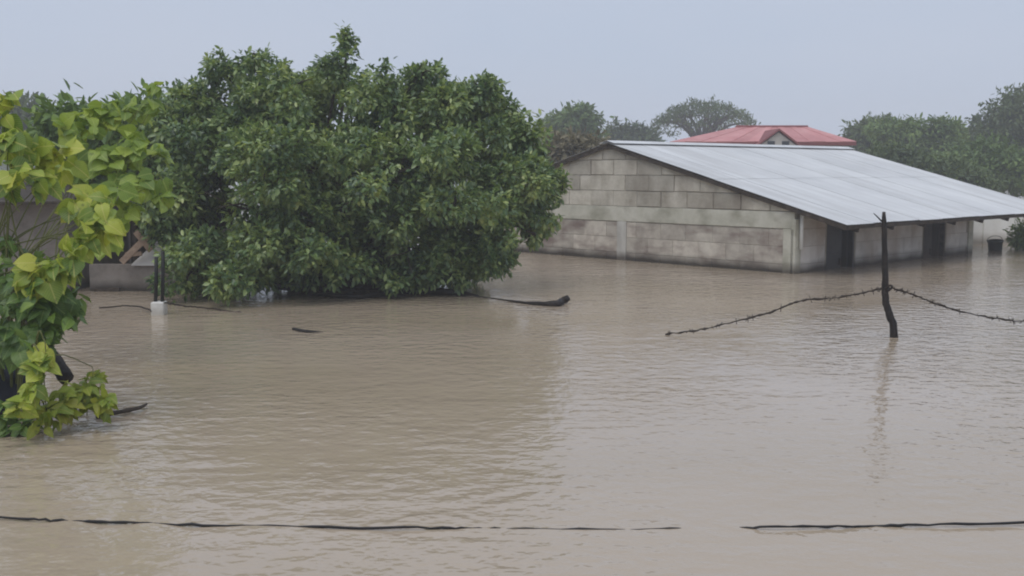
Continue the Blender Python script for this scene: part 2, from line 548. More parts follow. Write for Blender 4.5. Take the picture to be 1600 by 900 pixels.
def clip_top(poly, zf):
    """clip polygon (t, z) below z = zf(t), zf linear on each side of the ridge"""
    out = []
    n = len(poly)
    for i in range(n):
        p, q = poly[i], poly[(i + 1) % n]
        dp, dq = zf(p[0]) - p[1], zf(q[0]) - q[1]
        if dp >= 0: out.append(p)
        if (dp >= 0) != (dq >= 0):
            k = dp / (dp - dq)
            out.append((p[0] + (q[0] - p[0]) * k, p[1] + (q[1] - p[1]) * k))
    return out


def slab(poly, d0, d1, along, inset=0.006):
    """extruded polygon with a slightly smaller outer face. poly (s, z); along 'gable' (s=t, depth = -u) or 'front' (s=u, depth=-t)"""
    c = np.mean(poly, axis=0)
    n = len(poly)
    V = []
    for (s, z) in poly:
        V.append((s, z, d0))
    for (s, z) in poly:
        V.append((s, z, d1 - .004))
    for (s, z) in poly:
        k = np.array([s, z]) - c
        l = np.maximum(np.abs(k) - inset, 0) * np.sign(k) + c
        V.append((l[0], l[1], d1))
    Fc = [tuple(range(2 * n, 3 * n)), tuple(range(n - 1, -1, -1))]
    for r in (0, n):
        for i in range(n):
            j = (i + 1) % n
            Fc.append((r + i, r + j, r + n + j, r + n + i))
    if along == 'gable':
        return [(-d, s, z) for (s, z, d) in V], Fc
    return [(s, -d, z) for (s, z, d) in V], Fc


BH, BL = 0.29, 0.58
TH = 0.15
# gable wall: mortar core, with the blocks laid on it as sub-parts
GABLE_L = 2 * HALF
core_poly = [(0.0, -1.1), (GABLE_L, -1.1), (GABLE_L, EAVE_Z - .03), (HALF, roof_z(HALF) - .03), (0, EAVE_Z - .03)]
V = [(0.0, t, z) for t, z in core_poly] + [(TH, t, z) for t, z in core_poly]
gw = hpart('gable_wall', V, [(4, 3, 2, 1, 0), (5, 6, 7, 8, 9)] + [(i, (i + 1) % 5, 5 + (i + 1) % 5, 5 + i) for i in range(5)], M['mortar'])
gw['label'] = 'gable end wall of grey blocks with a damp foot'
BEAM0, BEAM1 = 0.735, 1.015
zf = lambda t: roof_z(t) - .05
row_z = [-.435, -.145, .145, .435]
cols_t = [(0, .20), (3.62, 3.84)]                       # the concrete columns in the gable
rr = random.Random(3)


def block_run(lo, hi, row, off):
    s = lo - off
    out = []
    while s < hi:
        a, b = max(lo, s), min(hi, s + BL)
        if b - a > .06:
            out.append((a, b))
        s += BL
    return out


for r, z0 in enumerate(row_z + [1.015 + k * BH for k in range(5)]):
    low = z0 < .7
    z1 = z0 + BH
    spans = [(.20, 3.62), (3.84, GABLE_L)] if low else [(0.0, GABLE_L)]
    for lo, hi in spans:
        for a, b in block_run(lo, hi, r, (BL / 2 if r % 2 else 0) + (.11 if not low else 0)):
            g = .003 if low else rr.choice((.003, .006, .011))
            poly = [(a + g, z0 + g), (b - g, z0 + g), (b - g, z1 - g), (a + g, z1 - g)]
            if low and z1 - g > BEAM0: poly = [(a + g, z0 + g), (b - g, z0 + g), (b - g, BEAM0 - g), (a + g, BEAM0 - g)]
            # the ridge splits the roofline: clip with a concave-safe test per side
            if a < HALF < b:
                parts = [[(a + g, z0 + g), (HALF, z0 + g), (HALF, z1 - g), (a + g, z1 - g)], ]
                poly = clip_top([(a + g, z0 + g), (HALF, z0 + g), (b - g, z0 + g), (b - g, z1 - g), (HALF, z1 - g), (a + g, z1 - g)], zf)
            else:
                poly = clip_top(poly, zf)
            if len(poly) < 3: continue
            zs = [p[1] for p in poly]; ts = [p[0] for p in poly]
            if max(zs) - min(zs) < .05 or max(ts) - min(ts) < .08: continue
            d = rr.uniform(.005, .010) if low else rr.uniform(.012, .026)
            Vb, Fb = slab(poly, -.05, d, 'gable')
            hpart('block', Vb, Fb, M['block_low'] if low else M['block'], gw)

# ring beam and columns
hpart('ring_beam', *slab([(-.0, BEAM0), (GABLE_L, BEAM0), (GABLE_L, BEAM1 - .004), (0, BEAM1 - .004)], -.05, .022, 'gable'), M['concrete'])
for (a, b) in cols_t:
    Vb, Fb = slab([(a, -1.1), (b, -1.1), (b, BEAM0 - .004), (a, BEAM0 - .004)], -.05, .030, 'gable')
    cpart = hpart('column', Vb, Fb, M['column'] if a > 1 else M['concrete'])
# fine pilaster continuing the middle column up the gable
# front wall with two doorways
D1 = (0.98, 1.88)
D2 = (4.42, 5.32)
DOOR_TOP = .93
segs = [(0.152, D1[0]), (D1[1], D2[0]), (D2[1], FRONT_L)]
parts = [([(a, 0, -1.1), (b, 0, -1.1), (b, TH, -1.1), (a, TH, -1.1), (a, 0, 1.05), (b, 0, 1.05), (b, TH, 1.05), (a, TH, 1.05)],
          [(0, 3, 2, 1), (4, 5, 6, 7), (0, 1, 5, 4), (1, 2, 6, 5), (2, 3, 7, 6), (3, 0, 4, 7)]) for a, b in segs]
Vf, Ff = join_vf(parts)
fw = hpart('front_wall', Vf, Ff, M['mortar'])
for r, z0 in enumerate(row_z + [.725]):
    z1 = min(z0 + BH, DOOR_TOP - .03)
    for lo, hi in [(.15, D1[0] - .05), (D1[1] + .05, D2[0] - .05), (D2[1] + .05, FRONT_L - .2)]:
        for a, b in block_run(lo, hi, r, BL / 2 if r % 2 else 0):
            g = .003
            Vb, Fb = slab([(a + g, z0 + g), (b - g, z0 + g), (b - g, z1 - g), (a + g, z1 - g)], -.05, rr.uniform(.005, .009), 'front')
            hpart('block', Vb, Fb, M['front_block'], fw)
hpart('lintel_beam', *slab([(.15, DOOR_TOP - .03), (FRONT_L, DOOR_TOP - .03), (FRONT_L, 1.05), (.15, 1.05)], -.06, .024, 'front'), M['concrete'])
for (a, b) in [(-.03, .146), (FRONT_L - .196, FRONT_L)]:
    hpart('column', *slab([(a, -1.1), (b, -1.1), (b, DOOR_TOP - .034), (a, DOOR_TOP - .034)], -.05, .032, 'front'), M['concrete'])
# end wall by the porch, back wall and floor slab close the dark room
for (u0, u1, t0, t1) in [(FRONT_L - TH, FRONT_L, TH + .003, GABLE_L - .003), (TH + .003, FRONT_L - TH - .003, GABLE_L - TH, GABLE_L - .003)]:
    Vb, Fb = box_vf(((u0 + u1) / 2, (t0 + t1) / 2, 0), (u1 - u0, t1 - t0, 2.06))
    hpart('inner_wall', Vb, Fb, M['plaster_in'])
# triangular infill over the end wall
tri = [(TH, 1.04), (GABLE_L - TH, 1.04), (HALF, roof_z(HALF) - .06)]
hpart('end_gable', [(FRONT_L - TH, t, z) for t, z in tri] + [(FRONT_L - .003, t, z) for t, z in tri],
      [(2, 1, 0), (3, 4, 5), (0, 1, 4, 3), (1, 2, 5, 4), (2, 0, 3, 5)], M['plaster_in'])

# doors: a metal leaf set back in its frame, one standing ajar
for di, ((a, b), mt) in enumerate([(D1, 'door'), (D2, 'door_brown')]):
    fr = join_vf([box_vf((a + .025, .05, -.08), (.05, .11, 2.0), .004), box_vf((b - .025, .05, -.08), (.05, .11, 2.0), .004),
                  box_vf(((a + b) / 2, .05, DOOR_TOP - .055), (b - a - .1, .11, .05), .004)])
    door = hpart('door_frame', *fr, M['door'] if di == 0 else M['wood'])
    lw = (b - a - .11) * (.66 if di == 0 else .52)
    ang = R(0)
    leaf = join_vf([box_vf((a + .055 + lw / 2, .07, -.1), (lw, .035, 1.9), .004)])
    lf = hpart('door_leaf', *leaf, M[mt], door)
    for zz in (-.35, .22, .62):
        hpart('door_rail', *box_vf((a + .055 + lw / 2, .045, zz), (lw - .06, .014, .07), .003), M[mt], door)
    # second leaf swung inwards
    x0 = b - .06
    sw = (b - a - .11) - lw
    Vl, Fl = box_vf((0, 0, 0), (sw, .035, 1.9), .004)
    q = R(72)
    Vl = [(x0 - (sw / 2 + v[0]) * math.cos(q) - v[1] * math.sin(q), .09 + (sw / 2 + v[0]) * math.sin(q) + v[1] * math.cos(q), v[2] - .1) for v in Vl]
    hpart('door_leaf', Vl, Fl, M[mt], door)
    hpart('handle', *box_vf((a + .055 + lw - .07, .038, .12), (.03, .03, .12), .004), M['wire'], door)

# downpipe on the gable side of the corner column
pp = [(.05, -.065, roof_z(-.06) - .10), (.05, -.065, .42)]
hpart('downpipe', *tube_vf([(0.09, -.07, 1.06), (0.09, -.07, .80), (0.09, -.07, .40)], .032, 10), M['pvc'], smooth=True)

# roof: rafters and purlins carry corrugated sheets
SLEN = (HALF - T0) * math.sqrt(1 + SLOPE ** 2)
sdir = np.array([0, 1, SLOPE]) / math.sqrt(1 + SLOPE ** 2)   # (u, t, z) up the front slope
ndir = np.array([0, -SLOPE, 1]) / math.sqrt(1 + SLOPE ** 2)
Vr, Fr = [], []
frame_parts = []
ROOF_EAVE = np.array([0, T0, roof_z(T0)])


def slope_box(u0, u1, s0, s1, n0, n1, mirror=False):
    Vb = []
    for u in (u0, u1):
        for s in (s0, s1):
            for n in (n0, n1):
                q = ROOF_EAVE + sdir * s + ndir * n
                t = q[1] if not mirror else 2 * HALF - q[1]
                Vb.append((u, t, q[2]))
    Fb = [(0, 1, 3, 2), (4, 6, 7, 5), (0, 4, 5, 1), (2, 3, 7, 6), (0, 2, 6, 4), (1, 5, 7, 3)]
    return Vb, Fb


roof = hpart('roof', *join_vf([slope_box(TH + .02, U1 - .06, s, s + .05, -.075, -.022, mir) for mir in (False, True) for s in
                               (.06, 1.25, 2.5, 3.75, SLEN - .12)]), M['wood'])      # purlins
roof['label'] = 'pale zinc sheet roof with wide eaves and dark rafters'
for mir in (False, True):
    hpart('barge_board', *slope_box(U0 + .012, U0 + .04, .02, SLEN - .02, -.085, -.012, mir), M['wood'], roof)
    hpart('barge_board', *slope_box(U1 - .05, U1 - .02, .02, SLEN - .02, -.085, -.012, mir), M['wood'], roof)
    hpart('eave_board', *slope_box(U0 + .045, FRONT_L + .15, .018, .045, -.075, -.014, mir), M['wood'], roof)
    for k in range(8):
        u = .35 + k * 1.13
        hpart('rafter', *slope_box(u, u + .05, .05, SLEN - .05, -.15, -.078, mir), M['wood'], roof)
# one sheet: corrugated, a little overlap onto its neighbour
SW, PITCHC, AMP = .83, .092, .011
nw = int(SW / PITCHC * 4)
for mir in (False, True):
    rows = [(0.0, SLEN * .53), (SLEN * .53 - .12, SLEN + .01)]
    for ri, (s0, s1) in enumerate(rows):
        u = U0
        k = 0
        while u < U1 - .05:
            ue = min(u + SW, U1)
            Vs, Fs = [], []
            n = max(4, int((ue - u) / PITCHC * 4))
            lift = .003 + .002 * (k % 2) + .004 * ri
            sag = 0.0
            js = rr.uniform(-.02, .02)
            for j in range(n + 1):
                uu = u + (ue - u) * j / n
                for (s, e) in ((s0 + (js if ri == 0 else 0), 0), ((s0 + s1) / 2, sag), (s1, 0)):
                    q = ROOF_EAVE + sdir * s + ndir * (lift + AMP * .5 * (1 + math.sin(2 * math.pi * uu / PITCHC)) + e)
                    Vs.append((uu, q[1] if not mir else 2 * HALF - q[1], q[2]))
            for j in range(n):
                for i in (0, 1):
                    a = j * 3 + i
                    f = (a, a + 3, a + 4, a + 1)
                    Fs.append(f if not mir else f[::-1])
            hpart('roof_sheet', Vs, Fs, M['zinc'], roof, smooth=True)
            u += SW - .05
            k += 1
# ridge cap
rz = roof_z(HALF)
cap = []
for u in (U0 - .02, U1 + .02):
    for (dt, dz) in ((-.2, -.2 * SLOPE + .047), (0, .05), (.2, -.2 * SLOPE + .047)):
        cap.append((u, HALF + dt, rz + dz))
hpart('ridge_cap', cap, [(0, 3, 4, 1), (1, 4, 5, 2)], M['zinc'], roof)
# porch posts under the far eave
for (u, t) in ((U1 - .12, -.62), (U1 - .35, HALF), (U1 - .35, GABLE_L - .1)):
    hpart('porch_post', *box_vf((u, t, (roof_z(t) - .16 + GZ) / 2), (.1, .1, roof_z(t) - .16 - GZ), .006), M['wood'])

# ================================================================== white boundary wall beyond the porch
wb = HP(9.2, -1.6, 0)
bw = thing('boundary_wall', 'low white limewashed wall beyond the zinc roof porch', 'wall', (wb[0], wb[1], GZ))
WD = W * 1.0
base = np.array(bw.location)
Lw = 9.0
ex = np.array([.72, .69, 0.]); ex /= np.linalg.norm(ex)
wb0 = G(1500, 381); wb1 = wb0 + np.array([1, .12, 0]) / np.linalg.norm([1, .12, 0]) * 8.5
ex = (wb1 - wb0) / np.linalg.norm(wb1 - wb0); ey = np.array([-ex[1], ex[0], 0])
Vb, Fb = box_vf((4.25, 0, (.98 + GZ) / 2), (8.5, .15, .98 - GZ), .008)
obj('panel', frame_vf(Vb, wb0 - base * [1, 1, 0] - [0, 0, GZ], ex, ey, Z), Fb, M['white_wall'], bw)
Vb, Fb = box_vf((4.25, 0, 1.01), (8.56, .2, .06), .008)
obj('coping', frame_vf(Vb, wb0 - base * [1, 1, 0] - [0, 0, GZ], ex, ey, Z), Fb, M['concrete'], bw)
for k in range(4):
    Vb, Fb = box_vf((.6 + 2.4 * k, -.085, (.975 + GZ) / 2), (.2, .03, .975 - GZ), .005)
    obj('pilaster', frame_vf(Vb, wb0 - base * [1, 1, 0] - [0, 0, GZ], ex, ey, Z), Fb, M['white_wall'], bw)

# bucket floating by the wall
bk = G(1555, 392)
prof = [(.0, -.10), (.125, -.10), (.15, .20), (.165, .20), (.165, .225), (.145, .225), (.14, .20), (.118, -.07), (0, -.07)]
n = 20
Vb, Fb = [], []
for (r_, z_) in prof:
    for k in range(n):
        a = 2 * math.pi * k / n
        Vb.append((r_ * math.cos(a), r_ * math.sin(a), z_))
for i in range(len(prof) - 1):
    for k in range(n):
        Fb.append((i * n + k, i * n + (k + 1) % n, (i + 1) * n + (k + 1) % n, (i + 1) * n + k))
bko = thing('bucket', 'dark green bucket floating in front of the white wall', 'bucket', bk)
bko.rotation_euler = (R(6), R(-5), 0)
obj('shell', Vb, Fb, M['bucket'], bko, True)
hp = [(.165 * math.cos(a), .03 + .01 * math.sin(a), .215 + .10 * math.sin(a)) for a in np.linspace(0, math.pi, 13)]
obj('handle', *tube_vf(hp, .006, 6), M['wire'], bko, True)

# ================================================================== leaves and trees
def leaf_shape(kind):
    """one small leaf, unit length along x, folded along its midrib: vertices and quads"""
    if kind == 'small':      # 6 vertices, 2 quads: one per half blade
        V = np.array([[0, 0, 0], [.30, .24, .06], [.30, -.24, .06], [1, 0, -.08], [.70, .19, .02], [.70, -.19, .02]])
        Q = np.array([[0, 3, 4, 1], [0, 2, 5, 3]])
        return V, Q


def leaf_mesh(name, centers, dirs, norms, lens, widths, mat, parent, rng):
    """all leaves of a crown as one mesh"""
    LV, LQ = leaf_shape('small')
    n = len(centers)
    x = dirs / (np.linalg.norm(dirs, axis=1, keepdims=True) + 1e-9)
    z = norms - x * np.sum(norms * x, axis=1, keepdims=True)
    z /= np.linalg.norm(z, axis=1, keepdims=True) + 1e-9
    y = np.cross(z, x)
    V = (centers[:, None, :]
         + x[:, None, :] * (LV[None, :, 0:1] * lens[:, None, None])
         + y[:, None, :] * (LV[None, :, 1:2] * widths[:, None, None])
         + z[:, None, :] * (LV[None, :, 2:3] * lens[:, None, None]))
    Q = LQ[None] + (np.arange(n) * len(LV))[:, None, None]
    return big_obj(name, V.reshape(-1, 3) - np.array(parent.location), Q.reshape(-1, 4), mat, parent)


def unit(v):
    return v / (np.linalg.norm(v, axis=-1, keepdims=True) + 1e-9)


def clumpy(lobes, rng, per=9, r=.34, inner=.62):
    """break each big lobe into boughs: small ellipsoids seated over its surface"""
    out = []
    for c, rad in lobes:
        rad = np.asarray(rad, float)
        k = max(3, int(per * (rad.mean() / .8) ** 1.6))
        d = unit(rng.normal(size=(k, 3)))
        for q in d:
            rr_ = min(r, rad.min() * .8) * rng.uniform(.65, 1.25)
            out.append((np.asarray(c) + q * (rad - rr_ * .75).clip(0) * rng.uniform(.86, 1.06), np.array([1.15, 1.15, .78]) * rr_))
        out.append((np.asarray(c), rad * inner))
    return out


def crown_points(lobes, n, rng, shell=.55):
    """twig-tip positions and outward directions in a union of ellipsoids; lobes: (centre, radii)"""
    vol = np.array([min(np.prod(np.asarray(r)) ** (2 / 3), .55) for _, r in lobes])
    idx = rng.choice(len(lobes), n, p=vol / vol.sum())
    c = np.array([l[0] for l in lobes])[idx]
    r = np.array([l[1] for l in lobes])[idx]
    d = unit(rng.normal(size=(n, 3)))
    k = shell + (1 - shell) * rng.random(n) ** .6
    k *= 1 + np.clip(rng.normal(size=n) * .06, -.12, .08)
    return c + d * r * k[:, None], unit(d * (1 / r)), idx


def sprigs(tips, outs, per, llen, spread, rng, droop=.35, ratio=.36):
    """rosettes of leaves round each twig tip"""
    n = len(tips)
    c = np.repeat(tips, per, 0)
    o = np.repeat(outs, per, 0)
    rd = unit(rng.normal(size=(n * per, 3)))
    d = unit(o * .55 + rd * .9 + np.array([0, 0, -droop]))
    c = c + rng.normal(size=c.shape) * spread * .45 + rd * spread * .3
    nm = unit(o * .5 + np.array([0, 0, .9]) + rng.normal(size=c.shape) * .45)
    ln = llen * rng.uniform(.6, 1.25, n * per)
    return c, d, nm, ln, ln * rng.uniform(.8, 1.2, n * per) * ratio * 2


def tree(name, label, lobes, base, mat, n_tips, per, llen, spread, trunk_r, seed, group=None, shell=.55, droop=.35, ratio=.36,
         limbs=True, bark='bark', stems=1, fork=.35, cat='tree', limb_r=.4, zmin=.03, bough=None, shoots=0):
    rng = np.random.default_rng(seed)
    base = np.asarray(base, float)
    t = thing(name, label, cat, (base[0], base[1], GZ), group)
    lc = np.array([l[0] for l in lobes])
    cen = lc.mean(0)
    top = lc[:, 2].max()
    tubes = []
    forkp = base + (cen - base) * [.5, .5, 0]
    forkp[2] = max(.15, GZ + (cen[2] - GZ) * fork + .3)
    b0 = np.array([base[0], base[1], GZ])
    tv, tf = tube_vf(spline([b0, (b0 + forkp) / 2 + rng.normal(size=3) * [.08, .08, 0], forkp], 5), np.linspace(trunk_r, trunk_r * .75, 11), 9, wob=.08, rng=rng)
    obj('trunk', np.array(tv) - np.array(t.location), tf, M[bark], t, True)
    if limbs:
        for i, (c, r) in enumerate(lobes):
            c = np.asarray(c); r = np.asarray(r)
            mid = (forkp + c) / 2 + rng.normal(size=3) * .12 * np.linalg.norm(c - forkp)
            pts = spline([forkp - [0, 0, .12], mid, c], 5)
            lr = trunk_r * limb_r
            tubes.append(tube_vf(pts, np.linspace(lr, lr * .25, len(pts)), 6, rng=rng))
            for k in range(4):
                d = unit(rng.normal(size=3)) * r * .8
                p2 = spline([c, c + d * .5 + rng.normal(size=3) * .05, c + d], 3)
                tubes.append(tube_vf(p2, np.linspace(lr * .35, lr * .1, len(p2)), 5))
        lv, lf = join_vf(tubes)
        lo = obj('branches', np.array(lv) - np.array(t.location), lf, M[bark], t, True)
        lo['kind'] = 'stuff'
    tips, outs, _ = crown_points(clumpy(lobes, rng, *bough) if bough else lobes, n_tips, rng, shell)
    keep = tips[:, 2] > zmin
    tips, outs = tips[keep], outs[keep]
    if shoots:
        # leading shoots that break the outline: chains of leaf rosettes climbing out of the upper crown
        up = np.where((outs[:, 2] > .25) & (tips[:, 2] > np.percentile(tips[:, 2], 45)))[0]
        et, eo, st = [], [], []
        for i in rng.choice(up, shoots):
            d_ = unit(outs[i] * .5 + np.array([0, 0, .7]) + rng.normal(size=3) * .35)
            L_ = rng.uniform(.06, .20)
            st.append(tube_vf([tips[i] - d_ * .15, tips[i] + d_ * L_], [.008, .003], 4))
            for q_ in np.arange(.05, 1.01, .22):
                et.append(tips[i] + d_ * L_ * q_); eo.append(d_)
        tips = np.concatenate([tips, et]); outs = np.concatenate([outs, eo])
        v_, f_ = join_vf(st)
        o_ = obj('twigs', np.array(v_) - np.array(t.location), f_, M[bark], t); o_['kind'] = 'stuff'
    c, d, nm, ln, wd = sprigs(tips, outs, per, llen, spread, rng, droop, ratio)
    k = c[:, 2] > zmin
    cr = leaf_mesh('crown', c[k], d[k], nm[k], ln[k], wd[k], mat, t, rng)
    cr['kind'] = 'stuff'
    return t


def px_lobes(spec, D):
    """spec: (px, py, rx_px, ry_px, depth offset m, depth radius m)"""
    out = []
    for (x, y, rx, ry, dd, rd) in spec:
        d = D + dd
        c = P(x, y, d)
        out.append((c, (rx * d / F, rd, ry * d / F)))
    return out


# the broad tree in the middle of the flood
TD = 15.6
main = px_lobes([
    (325, 210, 72, 80, .2, 1.2), (285, 155, 34, 34, .2, .6), (262, 215, 30, 40, .2, .6), (285, 310, 50, 90, -.3, 1.0), (310, 410, 62, 62, -1.2, .9), (375, 440, 50, 44, -1.7, .7),
    (400, 162, 75, 72, .3, 1.3), (465, 145, 62, 54, .2, 1.1), (528, 112, 32, 44, .1, .6), (543, 62, 15, 20, .1, .25),
    (395, 97, 28, 18, .2, .4), (345, 108, 22, 20, .2, .4),
    (600, 155, 66, 52, .2, 1.1), (652, 122, 32, 28, .1, .6), (690, 172, 52, 42, .2, .9), (750, 150, 34, 34, .2, .6), (770, 200, 60, 50, .3, 1.0),
    (820, 215, 34, 34, .2, .6), (810, 290, 66, 66, .2, 1.2), (845, 305, 38, 50, -.1, .8), (835, 365, 30, 40, -.2, .6),
    (480, 260, 120, 110, -.9, 1.4), (620, 270, 130, 110, -1.0, 1.4), (720, 290, 100, 100, -.7, 1.4), (400, 330, 100, 110, -1.2, 1.2),
    (520, 370, 100, 80, -.9, 1.3), (640, 385, 90, 62, -.7, 1.2), (740, 375, 75, 58, -.4, 1.1), (600, 432, 42, 26, -1.1, .6), (460, 415, 60, 40, -.8, .8),
    (700, 425, 48, 28, -.5, .7),
    (560, 250, 200, 150, 1.2, 1.4),
    (480, 425, 85, 32, .3, 1.0), (600, 425, 90, 30, .5, 1.0), (720, 412, 60, 30, .5, .8), (390, 400, 60, 50, .2, .9), (330, 400, 50, 45, .3, .9),
], TD)
tree('broadleaf_tree', 'large rounded dark green tree with drooping boughs standing in the flood', main, P(560, 452, TD), M['leaf_main'],
     12500, 10, .092, .07, .17, 11, shell=.66, limb_r=.34, ratio=.50, bough=(9, .31, .42), shoots=190)

# mid-distance trees at the left behind the lime plant
tree('leafy_tree', 'bright green bushy tree between the lime plant and the large dark tree', px_lobes([
    (140, 205, 55, 42, 0, 1.4), (205, 225, 60, 55, -.5, 1.4), (105, 235, 50, 40, .4, 1.2), (235, 180, 30, 45, 0, .8), (160, 275, 70, 50, 0, 1.5), (245, 260, 40, 70, -.6, 1.0)], 19.0),
     P(165, 420, 19.0), M['leaf_mid'], 1500, 8, .2, .2, .14, 21, ratio=.46, bough=(9, .42, .6))

# far trees
far = [
    ('rain_tree', 'wide umbrella shaped tree rising behind the red roof', None),
]
tree('round_tree', 'hazy round tree left of the umbrella tree, beyond the zinc roof peak',
     px_lobes([(893, 192, 36, 25, 0, 1.8), (870, 205, 28, 25, 0, 1.5), (912, 188, 20, 20, 0, 1.2), (890, 228, 48, 26, 0, 2.0)], 62), P(890, 290, 62), M['leaf_far2'], 900, 7, .36, .36, .25, 31, ratio=.45, bough=(7, .7, .6))
tree('low_tree', 'low dusky tree between the round tree and umbrella tree',
     px_lobes([(965, 208, 30, 17, 0, 1.8), (1000, 212, 24, 16, 0, 1.5), (985, 235, 60, 25, 0, 2)], 75), P(975, 280, 75), M['leaf_far'], 700, 7, .36, .36, .25, 32, ratio=.45, bough=(7, .7, .6))
tree('dry_bush', 'brownish dry bush showing left of the house gable peak',
     px_lobes([(885, 240, 34, 24, 0, 1.0), (920, 236, 26, 16, 0, .9), (862, 262, 26, 34, 0, .9)], 30), P(885, 330, 30), M['leaf_brown'], 500, 7, .22, .25, .1, 33, cat='bush')


def umbrella_tree(name, label, D, cx, top, half, drop, seed):
    rng = np.random.default_rng(seed)
    b = P(cx, 290, D)
    t = thing(name, label, 'tree', (b[0], b[1], GZ))
    fz = P(cx, top + drop + 25, D)
    b0 = np.array([b[0], b[1], GZ])
    tv, tf = tube_vf(spline([b0, (b0 + fz) / 2 + [.15, 0, 0], fz], 5), np.linspace(.42, .3, 11), 9)
    obj('trunk', np.array(tv) - np.array(t.location), tf, M['bark'], t, True)
    Rr = half * D / F
    hh = drop * D / F
    tubes, tips = [], []
    for i in range(15):
        a = 2 * math.pi * i / 15 + rng.uniform(-.2, .2)
        rad = Rr * rng.uniform(.55, .92)
        z = lambda q: fz[2] + (hh + .5) * math.sqrt(max(0, 1 - (q / (Rr * 1.05)) ** 2)) - .1
        e = np.array([fz[0] + math.cos(a) * rad, fz[1] + math.sin(a) * rad, z(rad)])
        m_ = fz + (e - fz) * .5 + np.array([0, 0, .35 + rng.uniform(0, .4)])
        pts = spline([fz - [0, 0, .3], m_, e], 5)
        tubes.append(tube_vf(pts, np.linspace(.16, .05, len(pts)), 6))
        for k in range(6):
            s = pts[rng.integers(3, len(pts))]
            a2 = a + rng.uniform(-.9, .9)
            e2 = s + np.array([math.cos(a2), math.sin(a2), 0]) * rng.uniform(.4, 1.3)
            rr_ = min(Rr, np.hypot(*(e2 - fz)[:2]))
            e2[2] = z(rr_) + rng.uniform(-.15, .1)
            tubes.append(tube_vf([s, (s + e2) / 2 + [0, 0, .1], e2], [.05, .035, .02], 5))
            tips.append(e2)
    lv, lf = join_vf(tubes)
    o = obj('branches', np.array(lv) - np.array(t.location), lf, M['bark'], t, True); o['kind'] = 'stuff'
    n = 330
    a = rng.uniform(0, 2 * math.pi, n)
    q = Rr * np.sqrt(rng.random(n)) * 1.02
    zz = fz[2] + (hh + .5) * np.sqrt(np.maximum(0, 1 - (q / (Rr * 1.05)) ** 2)) + rng.normal(size=n) * .10
    tp = np.stack([fz[0] + np.cos(a) * q, fz[1] + np.sin(a) * q, zz], 1)
    tp = np.concatenate([tp, np.array(tips) + rng.normal(size=(len(tips), 3)) * .1])
    c, d, nm, ln, wd = sprigs(tp, np.tile([0, 0, 1.0], (len(tp), 1)), 11, .26, .36, rng, .1, .36)
    c[:, 2] = c[:, 2] * .6 + np.repeat(tp[:, 2], 11) * .4
    cr = leaf_mesh('crown', c, d, nm, ln, wd, M['leaf_far'], t, rng); cr['kind'] = 'stuff'
    return t


umbrella_tree('rain_tree', 'wide umbrella shaped tree rising behind the red roof', 80, 1098, 150, 82, 52, 41)

# the bank of trees on the right
bank = [
    ('tall_tree', 'tallest tree at the right edge rising above the bank of trees', [(1570, 190, 50, 42, 0, 2.2), (1600, 170, 50, 36, 0, 2), (1545, 215, 40, 30, 0, 2), (1640, 200, 60, 50, 0, 2.5), (1590, 240, 70, 45, 0, 2.5)], 58, 1585, 'leaf_far', 1300),
    ('bushy_tree', 'bright green rounded tree below the tallest tree at right', [(1545, 250, 50, 36, 0, 2), (1580, 275, 50, 36, 0, 2), (1500, 265, 40, 32, 0, 1.6)], 44, 1545, 'leaf_far2', 900),
    ('spreading_tree', 'flat topped tree in the middle of the right hand bank of trees', [(1440, 200, 46, 14, 0, 2), (1475, 205, 36, 16, 0, 2), (1400, 205, 40, 16, 0, 2), (1440, 235, 70, 28, 0, 2.2)], 54, 1445, 'leaf_far2', 900),
    ('dusky_tree', 'dusky rounded tree just right of the red roof', [(1365, 205, 34, 20, 0, 1.8), (1340, 215, 26, 16, 0, 1.4), (1375, 235, 50, 28, 0, 2)], 60, 1362, 'leaf_far', 700),
    ('understorey_tree', 'low dull green tree right behind the far end of the zinc roof', [(1420, 262, 50, 26, 0, 1.6), (1470, 275, 46, 28, 0, 1.6), (1390, 250, 40, 20, 0, 1.4), (1520, 292, 40, 24, 0, 1.4)], 38, 1450, 'leaf_far', 800),
]
for (nm_, lb, spec, D, bx, mt, nt_) in bank:
    tree(nm_, lb, px_lobes(spec, D), P(bx, 300, D), M[mt], int(nt_ * 1.5), 8, .0042 * D + .03, .005 * D, .2, hash(nm_) % 1000 if False else sum(map(ord, nm_)), group='bank of trees on the right', ratio=.45, bough=(8, .62, .6))
tree('hazy_tree', 'dark hazy tree far off above the lime leaves at left', px_lobes([(48, 182, 26, 22, 0, 1.5), (20, 195, 30, 22, 0, 1.5), (60, 210, 40, 26, 0, 1.5)], 55), P(45, 290, 55),
     M['leaf_far'], 500, 7, .4, .5, .2, 52)
tree('round_bush', 'small dark bush in the water at the right edge by the white wall', px_lobes([(1597, 372, 17, 16, 0, .3), (1612, 362, 20, 22, 0, .3)], 23.3), P(1600, 390, 23.3), M['leaf_mid'], 160, 8, .11, .1, .04, 61, cat='bush')

